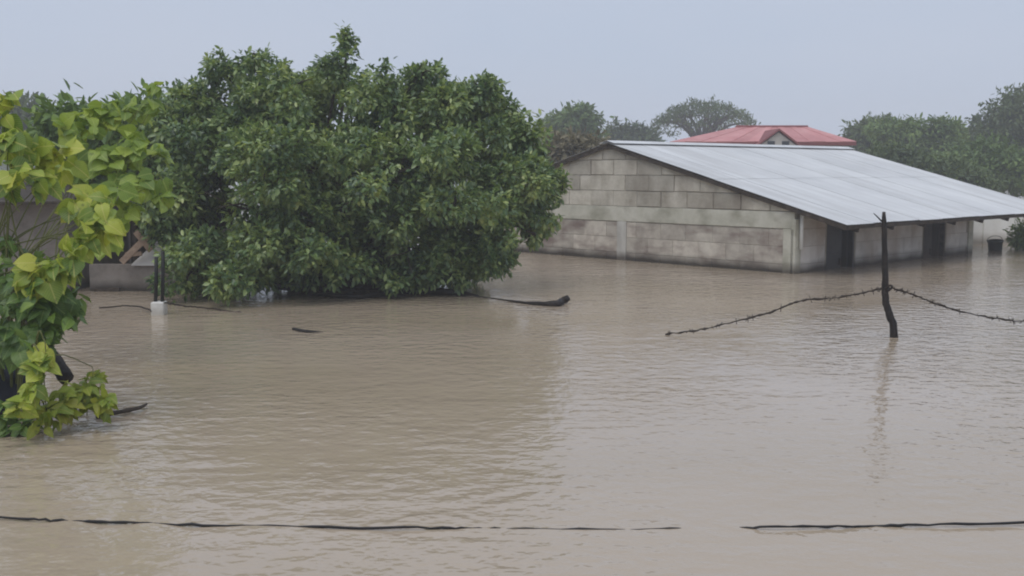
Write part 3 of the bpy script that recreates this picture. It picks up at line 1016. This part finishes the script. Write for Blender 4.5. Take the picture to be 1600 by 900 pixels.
# far wood closing the horizon
rng = np.random.default_rng(77)
n = 5200
xs = rng.uniform(-125, 125, n)
ys = 118 + rng.random(n) * 22
hz = 3.4 + 1.6 * np.sin(xs * .21) * np.sin(xs * .083 + 1) + .8 * np.sin(xs * .7 + 2)
zs = .1 + (hz - .1) * np.sqrt(rng.random(n))
tp = np.stack([xs, ys, zs], 1)
c, d, nm, ln, wd = sprigs(tp, np.tile([0, -.4, .8], (n, 1)), 6, .95, .9, rng, .2, .4)
fwood = bpy.data.objects.new('tmp', None); fwood.location = (0, 0, 0)
wood_o = leaf_mesh('distant_wood', c, d, nm, ln, wd, M['leaf_far'], fwood, rng)
wood_o.parent = None
bpy.data.objects.remove(fwood)
tag(wood_o, 'far hazy line of woodland closing the horizon', 'woodland', kind='stuff')

# ================================================================== red-roofed house far behind
RD = 40.0
rh0 = P(1190, 290, RD)
rh = thing('red_roof_house', 'distant house with red hipped roof and small white gable', 'house', (rh0[0], rh0[1], GZ))
rb = np.array(rh.location)
e0, e1 = P(1046, 220, RD), P(1338, 224, RD)
ez = 2.68
r0, r1 = P(1150, 198, RD + 2.4), P(1262, 200, RD + 2.4)
rzt = 3.30
depth = 5.0
q = [np.array([e0[0], RD, ez]), np.array([e1[0], RD, ez]), np.array([e1[0], RD + depth, ez]), np.array([e0[0], RD + depth, ez]),
     np.array([r0[0], RD + 2.4, rzt]), np.array([r1[0], RD + 2.4, rzt])]
# walls
Vb, Fb = box_vf(((e0[0] + e1[0]) / 2, RD + depth / 2, (ez + GZ) / 2 - .03), (e1[0] - e0[0] - .9, depth - .9, ez - GZ - .06), .01)
obj('wall', np.array(Vb) - rb, Fb, M['cream'], rh)
under = [v - [0, 0, .1] for v in q[:4]]
ro = obj('roof', [v - rb for v in q + under], [(1, 2, 5), (2, 3, 4, 5), (3, 0, 4), (0, 1, 7, 6), (1, 2, 8, 7), (2, 3, 9, 8), (3, 0, 6, 9), (9, 8, 7, 6), (0, 4, 5, 1)], M['red_dark'], rh)
# standing sheets on the front slope, one strip each
ns = 12
for k in range(ns):
    a, b = k / ns, (k + 1) / ns
    g = .012
    lo0 = q[0] + (q[1] - q[0]) * a; lo1 = q[0] + (q[1] - q[0]) * b
    hi0 = q[4] + (q[5] - q[4]) * a; hi1 = q[4] + (q[5] - q[4]) * b
    off = np.array([0, -.03, .03 + .012 * (k % 2)])
    Vs = [lo0 + off, lo1 + off, hi1 + off, hi0 + off, lo0, lo1, hi1, hi0]
    obj('roof_sheet', [v - rb for v in Vs], [(0, 1, 2, 3), (0, 4, 5, 1), (1, 5, 6, 2), (3, 2, 6, 7), (0, 3, 7, 4)], M['red_roof'], ro)
obj('ridge_cap', *tube_vf([q[4] + [0, 0, .03] - rb, q[5] + [0, 0, .03] - rb], .07, 8), M['red_dark'], ro, True)
# small front gable
gx = P(1217, 215, RD - .5)[0]
gw_ = .72
gy0, gy1 = RD - .55, RD + 1.6
gz0, gz1 = ez - .12, ez + .42
Vg = [(gx - gw_ + .1, gy0 + .12, gz0 - 1), (gx + gw_ - .1, gy0 + .12, gz0 - 1), (gx + gw_ - .1, gy0 + .12, gz0 + .03), (gx, gy0 + .12, gz1 - .06), (gx - gw_ + .1, gy0 + .12, gz0 + .03)]
Vg += [(x, gy1, z) for x, y, z in Vg]
dm = obj('dormer', np.array(Vg) - rb, [(0, 1, 2, 3, 4), (9, 8, 7, 6, 5)] + [(i, 5 + i, 5 + (i + 1) % 5, (i + 1) % 5) for i in range(5)], M['cream'], rh)
for s in (-1, 1):
    Vs = [(gx, gy0, gz1), (gx, gy1, gz1), (gx + s * (gw_ + .1), gy1, gz0 - .06), (gx + s * (gw_ + .1), gy0, gz0 - .06)]
    Vs += [(x, y, z + .07) for x, y, z in Vs]
    obj('dormer_roof', np.array(Vs) - rb, [(0, 1, 2, 3), (7, 6, 5, 4), (0, 3, 7, 4), (1, 5, 6, 2), (3, 2, 6, 7), (0, 4, 5, 1)], M['red_dark'], dm)
    Vb, Fb = box_vf((gx + s * .26, gy0 + .11, gz0 + .08), (.26, .03, .16))
    obj('window', np.array(Vb) - rb, Fb, M['glass'], dm)
for k in range(5):
    xx = e0[0] + .9 + k * 1.25
    if abs(xx - gx) < .7: continue
    Vb, Fb = box_vf((xx, RD + .44, 1.45), (.7, .05, .9))
    obj('window', np.array(Vb) - rb, Fb, M['glass'], rh)

# ================================================================== the shack at the left between the plants
S0 = G(150, 455); S0y = S0[1]
sh = thing('shack', 'half collapsed grey shack between the lime plant and the large tree', 'shack', (P(200, 455, S0y)[0], S0y, GZ))
sb = np.array(sh.location)
SX = lambda px: P(px, 440, S0y)[0]
SZ = lambda py, d=0: P(200, py, S0y + d)[2]


def sbox(name, x0, x1, y0, y1, z0, z1, mat, parent=None, b=.006):
    Vb, Fb = box_vf(((x0 + x1) / 2, (y0 + y1) / 2, (z0 + z1) / 2), (x1 - x0, y1 - y0, z1 - z0), b)
    return obj(name, np.array(Vb) - sb, Fb, mat, parent or sh)


sbox('front_wall', SX(140), SX(300), S0y, S0y + .12, GZ, SZ(413), M['mudwall'])
sbox('side_wall', SX(295), SX(303), S0y + .125, S0y + 2.2, GZ, SZ(370), M['mudwall'])
sbox('back_wall', SX(120), SX(303), S0y + 2.21, S0y + 2.33, GZ, SZ(315), M['wood'])
sbox('sill', SX(148), SX(188), S0y - .05, S0y - .003, SZ(456), SZ(449), M['wood'])
for x in (205, 255, 300):
    sbox('post', SX(x) - .035, SX(x) + .035, S0y + .2, S0y + .27, GZ, SZ(322), M['wood'])
# roof pieces: dark sheet above, a pale sheet slid down across the opening
Vs = [(SX(150), S0y - .1, SZ(322)), (SX(310), S0y - .1, SZ(312)), (SX(310), S0y + 2.4, SZ(322) + .35), (SX(150), S0y + 2.4, SZ(322) + .35)]
Vs += [(x, y, z + .03) for x, y, z in Vs]
rf = obj('roof', np.array(Vs) - sb, [(3, 2, 1, 0), (4, 5, 6, 7), (0, 1, 5, 4), (1, 2, 6, 5), (2, 3, 7, 6), (3, 0, 4, 7)], M['wood'], sh)
pale = [P(205, 415, S0y - .05), P(268, 415, S0y - .05), P(268, 362, S0y + .35), P(250, 374, S0y + .35)]
pale += [p + np.array([0, .02, .02]) for p in pale]
obj('fallen_sheet', np.array(pale) - sb, [(0, 1, 2, 3), (7, 6, 5, 4), (0, 4, 5, 1), (1, 5, 6, 2), (2, 6, 7, 3), (3, 7, 4, 0)], M['tarp_pale'], sh)
for (a, b, r_) in (((190, 410), (232, 368), .045), ((212, 362), (236, 392), .04), ((196, 398), (222, 396), .03)):
    pa, pb = P(*a, S0y - .14), P(*b, S0y - .10)
    d_ = unit(pb - pa); sd_ = np.cross(d_, [0, 1, 0]); sd_ /= np.linalg.norm(sd_)
    Vb, Fb = box_vf((0, 0, 0), (np.linalg.norm(pb - pa), .035, r_ * 2), .004)
    obj('plank', np.array(frame_vf(Vb, (pa + pb) / 2, d_, np.array([0, 1.0, 0]), sd_)) - sb, Fb, M['pale_wood'], sh)

# grey house glimpsed through the lime plant
LD = 15.0
lh0 = P(20, 450, LD)
lh = thing('grey_house', 'dull grey walled house glimpsed through the lime leaves at left', 'house', (lh0[0], lh0[1], GZ))
lb = np.array(lh.location)
lx = lambda px: P(px, 400, LD)[0]
lz = lambda py: P(50, py, LD)[2]
Vb, Fb = box_vf(((lx(-160) + lx(102)) / 2, LD + 1.6, (lz(318) + GZ) / 2), (lx(102) - lx(-160), 3.0, lz(318) - GZ), .01)
obj('wall', np.array(Vb) - lb, Fb, M['mudwall'], lh)
Vr = [(lx(-180), LD - .25, lz(322)), (lx(116), LD - .25, lz(318)), (lx(116), LD + 3.4, lz(290)), (lx(-180), LD + 3.4, lz(290))]
Vr += [(x, y, z + .04) for x, y, z in Vr]
obj('roof', np.array(Vr) - lb, [(3, 2, 1, 0), (4, 5, 6, 7), (0, 1, 5, 4), (1, 2, 6, 5), (2, 3, 7, 6), (3, 0, 4, 7)], M['wood'], lh)

# ================================================================== white gate post with two black bars
gp0 = G(247, 492)
gp = thing('gate_post', 'white concrete post stub carrying two black upright bars', 'post', (gp0[0], gp0[1], GZ))
gb = np.array(gp.location)
wpx = gp0[1] / F
pz = P(247, 472, gp0[1])[2]
Vb, Fb = box_vf((gp0[0], gp0[1] + .05, (pz + GZ) / 2), (20 * wpx, .17, pz - GZ), .012)
obj('shaft', np.array(Vb) - gb, Fb, M['white_post'], gp)
for x, tp_ in ((243, 402), (253.5, 392)):
    c0 = P(x, 472, gp0[1] + .05); c1 = P(x + 1, tp_, gp0[1] + .05)
    c0[2] = pz - .02
    obj('bar', np.array(tube_vf([c0, (c0 + c1) / 2 + [.004, 0, 0], c1], .022, 8)[0]) - gb, tube_vf([c0, (c0 + c1) / 2, c1], .022, 8)[1], M['black_paint'], gp, True)

# loose wires trailing from the post
def wire(name, label, pts, r, mat, cat='wire', wob=.1, barb=0, seed=1, n=10):
    rg = np.random.default_rng(seed)
    s = spline(pts, n)
    s[1:-1] += rg.normal(size=(len(s) - 2, 3)) * r * .35
    o = np.array([s[0][0], s[0][1], min(p[2] for p in s)])
    parts_ = [tube_vf(s, r * rg.uniform(1 - wob, 1 + wob, len(s)), 6)]
    for k in range(barb):
        p = s[rg.integers(1, len(s) - 1)]
        d_ = unit(rg.normal(size=3) * [.5, 1, 1])
        parts_.append(tube_vf([p - d_ * r * 4, p + d_ * r * 4], r * .4, 4))
    v, f = join_vf(parts_)
    ob = obj(name, np.array(v) - o, f, mat, None, True)
    ob.location = tuple(o)
    return tag(ob, label, cat)


wire('slack_wire', 'slack dark wire trailing left from the white post', [G(155, 481, .02), G(195, 478, .03), G(222, 480, .035), G(237, 486, .05)], .010, M['wire'], seed=3)
wire('slack_wire', 'slack dark wire running right from the white post under the tree', [P(257, 473, gp0[1]), G(290, 478, .06), G(330, 482, .02), G(385, 490, -.01)], .010, M['wire'], seed=4)

# ================================================================== leaning fence post and barbed wires on the right
fp = G(1397, 527)
fd = fp[1]
fpo = thing('fence_post', 'thin crooked dark post standing in the open water', 'post', (fp[0], fp[1], GZ))
fb = np.array(fpo.location)
pts = spline([np.array([fp[0] + .06, fp[1], GZ]), P(1397, 527, fd), P(1391, 495, fd), P(1384, 470, fd), P(1383, 430, fd), P(1382, 380, fd), P(1381, 331, fd)], 6)
rad = np.interp(np.linspace(0, 1, len(pts)), [0, .35, .6, .95, 1], [.042, .038, .034, .026, .016])
obj('shaft', np.array(tube_vf(pts, rad, 9, wob=.1)[0]) - fb, tube_vf(pts, rad, 9)[1], M['black_wood'], fpo, True)
tw = spline([P(1382, 350, fd), P(1372, 340, fd), P(1365, 333, fd)], 4)
obj('twig', np.array(tube_vf(tw, np.linspace(.010, .004, len(tw)), 6)[0]) - fb, tube_vf(tw, .01, 6)[1], M['black_wood'], fpo, True)
tw = spline([P(1383, 452, fd - .03), P(1390, 446, fd - .05), P(1394, 449, fd - .03), P(1386, 456, fd - .03)], 4)
obj('wire_loop', np.array(tube_vf(tw, .012, 6)[0]) - fb, tube_vf(tw, .012, 6)[1], M['wire'], fpo, True)
wire('barbed_wire', 'rusty barbed wire sagging left from the crooked post into the water',
     [P(1381, 450, fd), P(1340, 459, fd), P(1300, 466, fd), P(1250, 470, fd), P(1205, 487, fd), P(1150, 502, fd), P(1095, 515, fd - .05), G(1040, 523, .0)], .0095, M['wire'], wob=.5, barb=40, seed=5, n=9)
wire('barbed_wire', 'rusty barbed wire sagging right from the crooked post past the frame',
     [P(1386, 448, fd), P(1420, 458, fd), P(1455, 472, fd), P(1500, 486, fd), P(1550, 496, fd + .1), P(1605, 502, fd + .2), P(1700, 495, fd + .4), P(1830, 452, fd + .8)], .0095, M['wire'], wob=.5, barb=44, seed=6, n=9)

# ================================================================== cable across the foreground, lying in the water
ck = [(-200, 800, .012), (0, 809, .01), (70, 812, .012), (110, 814, -.003), (170, 816, .012), (240, 818, -.004), (300, 820, .01), (420, 822, -.003), (560, 824, .012), (690, 825, .008), (740, 826, -.004),
      (800, 827, -.004), (960, 828, -.003), (1060, 827, -.006), (1110, 826, -.02), (1145, 826, -.012), (1200, 824, .012), (1310, 822, .012), (1370, 822, .002), (1450, 820, .012), (1600, 817, .014), (1850, 808, .012)]
wire('floating_cable', 'long thin dark cable lying on the water across the foreground', [G(*k) for k in ck], .0062, M['cable'], 'cable', wob=.3, seed=8, n=6)

# ================================================================== driftwood
def drift(name, label, pts, rads, mat='black_wood', seed=1):
    rg = np.random.default_rng(seed)
    s = spline(pts, 5)
    r = np.interp(np.linspace(0, 1, len(s)), np.linspace(0, 1, len(rads)), rads)
    v, f = tube_vf(s, r, 8, wob=.18, rng=rg)
    o = np.array([s[0][0], s[0][1], 0])
    ob = obj(name, np.array(v) - o, f, M[mat], None, True)
    ob.location = tuple(o)
    return tag(ob, label, 'driftwood')


drift('driftwood_branch', 'dark branch lying half sunk along the front of the large tree', [G(490, 462, .0), G(560, 463, .03), (G(640, 455, .04)), G(700, 456, .05), G(748, 463, -.01)], [.03, .04, .05, .05, .02], seed=1)
drift('driftwood_branch', 'floating branch with upturned end at right of the large tree', [G(742, 463, .0), G(780, 468, .0), G(820, 473, .015), G(868, 475, .03), P(878, 471, G(870, 475)[1]), P(889, 465, G(870, 475)[1])], [.012, .012, .02, .04, .045, .04], seed=2)
drift('driftwood_stick', 'short stick floating in the tree reflection', [G(458, 514, .01), G(480, 518, .012), G(510, 520, -.01)], [.018, .018, .008], seed=3)
drift('driftwood_stick', 'stick poking out of the floating weeds at lower left', [G(150, 650, .02), G(190, 643, .03), G(218, 637, .03), P(229, 631, G(218, 637)[1])], [.02, .016, .014, .008], 'wood', seed=4)
drift('pale_board', 'pale broken board floating under the front of the large tree', [G(634, 446, .01), G(655, 444, .05), G(676, 445, .03)], [.03, .06, .015], 'tarp_pale', seed=5)

# ================================================================== foreground plants at the left, each large leaf its own piece
def big_leaf(name, lobes=1.0, droop=.35, petiole=.25):
    """heart-shaped leaf of unit length with petiole, midrib fold and drooping tip"""
    V, Fc = [], []
    prof = [(0.0, .26), (.07, .42), (.18, .50), (.32, .505), (.48, .45), (.64, .345), (.78, .215), (.90, .09), (1.0, .0)]
    rows = []
    for (s, wd) in prof:
        x = petiole + s
        zc = -droop * s * s
        back = -.10 if s == 0 else 0
        row = []
        for q in (-1, -.5, 0, .5, 1):
            row.append(len(V))
            V.append((x + back * abs(q) * 1.2, q * wd * lobes, zc + .14 * abs(q) * wd * 1.4 - .10 * abs(q) ** 3 * wd + .022 * math.sin(11 * s + 4 * q) * abs(q)))
        rows.append(row)
    for a, b in zip(rows[:-1], rows[1:]):
        for k in range(4):
            Fc.append((a[k], b[k], b[k + 1], a[k + 1]))
    pv, pf = tube_vf([(-.02, 0, .03), (petiole * .5, 0, .02), (petiole + .06, 0, 0)], .014, 4, cap=False)
    o = len(V)
    V += list(pv)
    Fc += [tuple(i + o for i in f) for f in pf]
    return V, Fc


def leaf_proto(mat, lobes, droop, pet):
    v, f = big_leaf('leaf', lobes, droop, pet)
    o = obj('leaf', v, f, mat, None, True)
    me = o.data
    bpy.data.objects.remove(o)
    return me


def place_leaf(me, parent, pos, d, nrm, size):
    x = Vector(d).normalized()
    z = Vector(nrm); z = (z - x * z.dot(x)).normalized()
    y = z.cross(x)
    o = bpy.data.objects.new('leaf', me)
    C.objects.link(o)
    o.parent = parent
    Mx = Matrix((x, y, z)).transposed().to_4x4()
    p = Vector(tuple(pos)) - parent.location
    o.matrix_local = Matrix.Translation(p) @ Mx @ Matrix.Scale(size, 4)
    return o


def leafy_plant(name, label, base_px, clumps, D, protos, seed, cat, stem_r=.02, jitter=.5, view_tilt=.75):
    """clumps: (px, py, spread_px, n, leaf length m, depth offset)"""
    rg = np.random.default_rng(seed)
    b = G(*base_px) if len(base_px) == 2 else np.array(base_px)
    t = thing(name, label, cat, (b[0], b[1], GZ))
    tl = np.array(t.location)
    hubs = [P(base_px[0] + dx_, hy_, D) for dx_, hy_ in ((-22, 400), (6, 380), (30, 410))]
    for ci, (px, py, sp, n, ls, dd) in enumerate(clumps):
        d_ = D + dd
        c = P(px, py, d_)
        r_ = sp * d_ / F
        b0 = np.array([b[0], b[1], GZ]) + rg.normal(size=3) * [.10, .10, 0]
        up = P(base_px[0] + .12 * (px - base_px[0]), max(py + 60, 330) if py < 420 else (py + 560) / 2, D)
        s = spline([b0, up + rg.normal(size=3) * [.08, .1, .03], c * .75 + up * .25 + np.array([0, 0, .10]), c], 6) if py < 600 else spline([b0, np.array([b0[0], b0[1], -.02]), c - [0, 0, .03], c], 6)
        r0_ = stem_r
        if cat == 'plant' and py < 390:
            # three trunks from the root, every bough forks off one of them
            hub = hubs[ci % 3]
            s = spline([hub - [0, 0, .02], hub * .6 + c * .4 + rg.normal(size=3) * .05 + np.array([0, 0, .06]), c], 6)
            r0_ = stem_r * .7
            if ci < 3:
                tr_ = spline([b0, (b0 + hub) / 2 + rg.normal(size=3) * [.06, .06, 0], hub], 5)
                tv_, tf_ = tube_vf(tr_, np.linspace(stem_r * 1.5, stem_r, len(tr_)), 7)
                obj('trunk', np.array(tv_) - tl, tf_, M['stem'], t, True)
        v, f = tube_vf(s, np.linspace(r0_, r0_ * .35, len(s)), 6)
        obj('stem', np.array(v) - tl, f, M['stem'], t, True)
        for k in range(n):
            off = unit(rg.normal(size=3)) * r_ * rg.random() ** .5 * np.array([1, 1.1, 1])
            az = rg.uniform(0, 2 * math.pi)
            dirv = unit(off * 1.2 / (r_ + 1e-6) + np.array([math.cos(az) * .8, math.sin(az) * .8 - .35, -.45 + rg.normal() * .25]))
            nrm = np.array([0, -view_tilt, .8]) + rg.normal(size=3) * jitter
            size = ls * rg.uniform(.62, 1.2)
            pos = c + off - dirv * size * .45
            if pos[2] < .03: pos[2] = .03 + rg.random() * .05
            tip = pos + dirv * size * 1.1
            if tip[2] < -.02: dirv = unit(dirv * [1, 1, .05])
            place_leaf(protos[k % len(protos)], t, pos, dirv, nrm, size)
    return t


lime = [leaf_proto(M['leaf_lime'], .95, .30, .22), leaf_proto(M['leaf_lime'], .82, .55, .18), leaf_proto(M['leaf_lime'], 1.05, .18, .26)]
shr = [leaf_proto(M['leaf_shrub'], .70, .35, .18), leaf_proto(M['leaf_shrub'], .85, .5, .15), leaf_proto(M['leaf_shrub'], .6, .2, .2)]
arch = [leaf_proto(M['leaf_arch'], .9, .35, .2), leaf_proto(M['leaf_arch'], .75, .55, .18), leaf_proto(M['leaf_arch'], 1.0, .2, .2)]
wee = [leaf_proto(M['leaf_weed'], .55, .3, .15), leaf_proto(M['leaf_weed'], .7, .45, .15)]
leafy_plant('lime_leaf_plant', 'tall plant with large yellow lime leaves hard against the left edge', (5, 615), [
    (8, 150, 16, 8, .11, .0), (5, 180, 22, 11, .12, .0), (12, 220, 32, 22, .135, -.2), (50, 245, 34, 24, .135, .1), (92, 250, 32, 22, .13, .2), (25, 280, 30, 20, .135, -.3), (65, 285, 22, 12, .13, 0),
    (-30, 250, 40, 18, .15, 0), (-60, 330, 40, 14, .15, 0), (125, 320, 24, 14, .13, .1), (150, 355, 32, 20, .13, -.1), (125, 385, 24, 15, .13, -.1), (165, 325, 26, 16, .13, .0),
    (105, 410, 26, 16, .13, -.3), (75, 420, 30, 18, .13, -.4), (45, 430, 26, 12, .13, -.4)],
    7.4, lime, 101, 'plant', .009)
leafy_plant('arching_plant', 'green lime plant arching over towards the shack and the large tree', (55, 560), [
    (100, 205, 26, 18, .14, .2), (135, 190, 28, 22, .14, .5), (175, 180, 30, 24, .14, .6), (212, 170, 24, 18, .13, .7), (240, 135, 12, 8, .10, .7), (240, 165, 14, 8, .12, .7), (215, 225, 32, 24, .14, .4), (250, 240, 18, 10, .13, .6),
    (150, 240, 36, 28, .15, .3), (185, 265, 34, 24, .15, .3), (180, 305, 34, 24, .15, .0), (235, 290, 28, 18, .14, .2), (255, 310, 14, 8, .13, .2), (200, 335, 24, 14, .14, .1), (115, 270, 30, 18, .15, .2), (170, 375, 24, 14, .14, .1)],
    9.3, arch, 106, 'plant', .009)
leafy_plant('leafy_shrub', 'dense green shrub below the lime leaves at the left edge', (15, 640), [
    (20, 430, 40, 28, .12, .0), (60, 450, 44, 34, .12, -.2), (100, 460, 34, 32, .12, .0), (30, 490, 44, 32, .12, -.3), (85, 500, 40, 34, .12, -.2),
    (30, 530, 36, 20, .14, -.4), (75, 535, 28, 16, .11, -.2), (108, 500, 22, 14, .10, .0), (-40, 470, 50, 26, .14, 0), (15, 385, 30, 16, .11, .2), (60, 400, 26, 14, .11, .2), (-30, 560, 40, 16, .14, -.3)],
    7.3, shr, 102, 'shrub', .012)
leafy_plant('sapling', 'pale lime sprouts drooping over the dark sack at lower left', (62, 640), [
    (62, 575, 18, 14, .12, .0), (50, 610, 18, 14, .10, -.1), (35, 635, 18, 14, .09, -.2), (72, 555, 14, 8, .12, 0)], 6.75, lime, 103, 'plant', .008)
leafy_plant('floating_weed', 'clump of yellow green weed floating right of the dark sack', (120, 645), [
    (110, 622, 30, 36, .10, .0), (140, 616, 30, 36, .10, .1), (162, 632, 20, 26, .085, .0), (95, 642, 26, 26, .10, -.1), (70, 652, 26, 22, .10, -.2), (145, 598, 20, 16, .09, .2)], 7.0, wee, 104, 'weed', .005, view_tilt=.4)
leafy_plant('floating_weed', 'ragged patch of weed at the bottom of the left edge', (10, 668), [
    (10, 655, 26, 26, .10, .0), (40, 664, 26, 24, .09, .0), (-30, 660, 30, 16, .09, 0)], 6.9, shr, 105, 'weed', .005, view_tilt=.4)

# broken branch stub and dark sack among the leaves
sg = G(80, 640)
sp_ = [P(40, 500, sg[1] + .4), P(66, 538, sg[1] + .25), P(88, 568, sg[1] + .1), P(104, 592, sg[1])]
v, f = tube_vf(spline(sp_, 4), [.045, .048, .05, .05, .052, .054, .055, .055, .056, .056, .056, .055, .052], 9, wob=.08)
ob = obj('broken_branch', np.array(v) - sp_[0], f, M['black_wood'], None, True); ob.location = tuple(sp_[0])
tag(ob, 'thick black broken branch stub pointing down over the water at left', 'branch')
import bmesh
bm = bmesh.new()
bmesh.ops.create_icosphere(bm, subdivisions=3, radius=1)
rg = np.random.default_rng(9)
ph = rg.uniform(0, 6, 6)
for vtx in bm.verts:
    p = vtx.co
    k = 1 + .10 * math.sin(4 * p.x + ph[0]) * math.sin(3 * p.z + ph[1]) + .07 * math.sin(9 * p.x + 5 * p.z + ph[2]) + .04 * math.sin(14 * p.z + ph[3] + 4 * p.y)
    p.x *= .30 * k; p.y *= .24 * k; p.z *= .27 * k
bm.verts.index_update()
V = [tuple(v_.co) for v_ in bm.verts]; Fc = [tuple(v_.index for v_ in f_.verts) for f_ in bm.faces]; bm.free()
sk = G(-18, 650)
ob = obj('plastic_sack', V, Fc, M['tarp_dark'], None, True)
ob.location = (sk[0], sk[1] + .12, .12)
tag(ob, 'bulging dark blue black plastic sack half hidden by leaves at the left edge', 'sack')

# ================================================================== rainy haze
hm = bpy.data.materials.new('rain_haze')
hm.use_nodes = True
ht = hm.node_tree
for nd in list(ht.nodes):
    if nd.type == 'BSDF_PRINCIPLED': ht.nodes.remove(nd)
pv = ht.nodes.new("ShaderNodeVolumePrincipled")
pv.inputs['Color'].default_value = (.93, .95, 1.0, 1)
pv.inputs['Density'].default_value = .0030
pv.inputs['Anisotropy'].default_value = .0
ht.links.new(pv.outputs[0], ht.nodes["Material Output"].inputs['Volume'])
hv, hf = box_vf((0, 115, (13 + GZ - 1) / 2), (360, 270, 13 - GZ + 1))
tag(obj('haze', hv, hf, hm), 'thin grey rain haze over the whole flood', 'haze', kind='stuff')
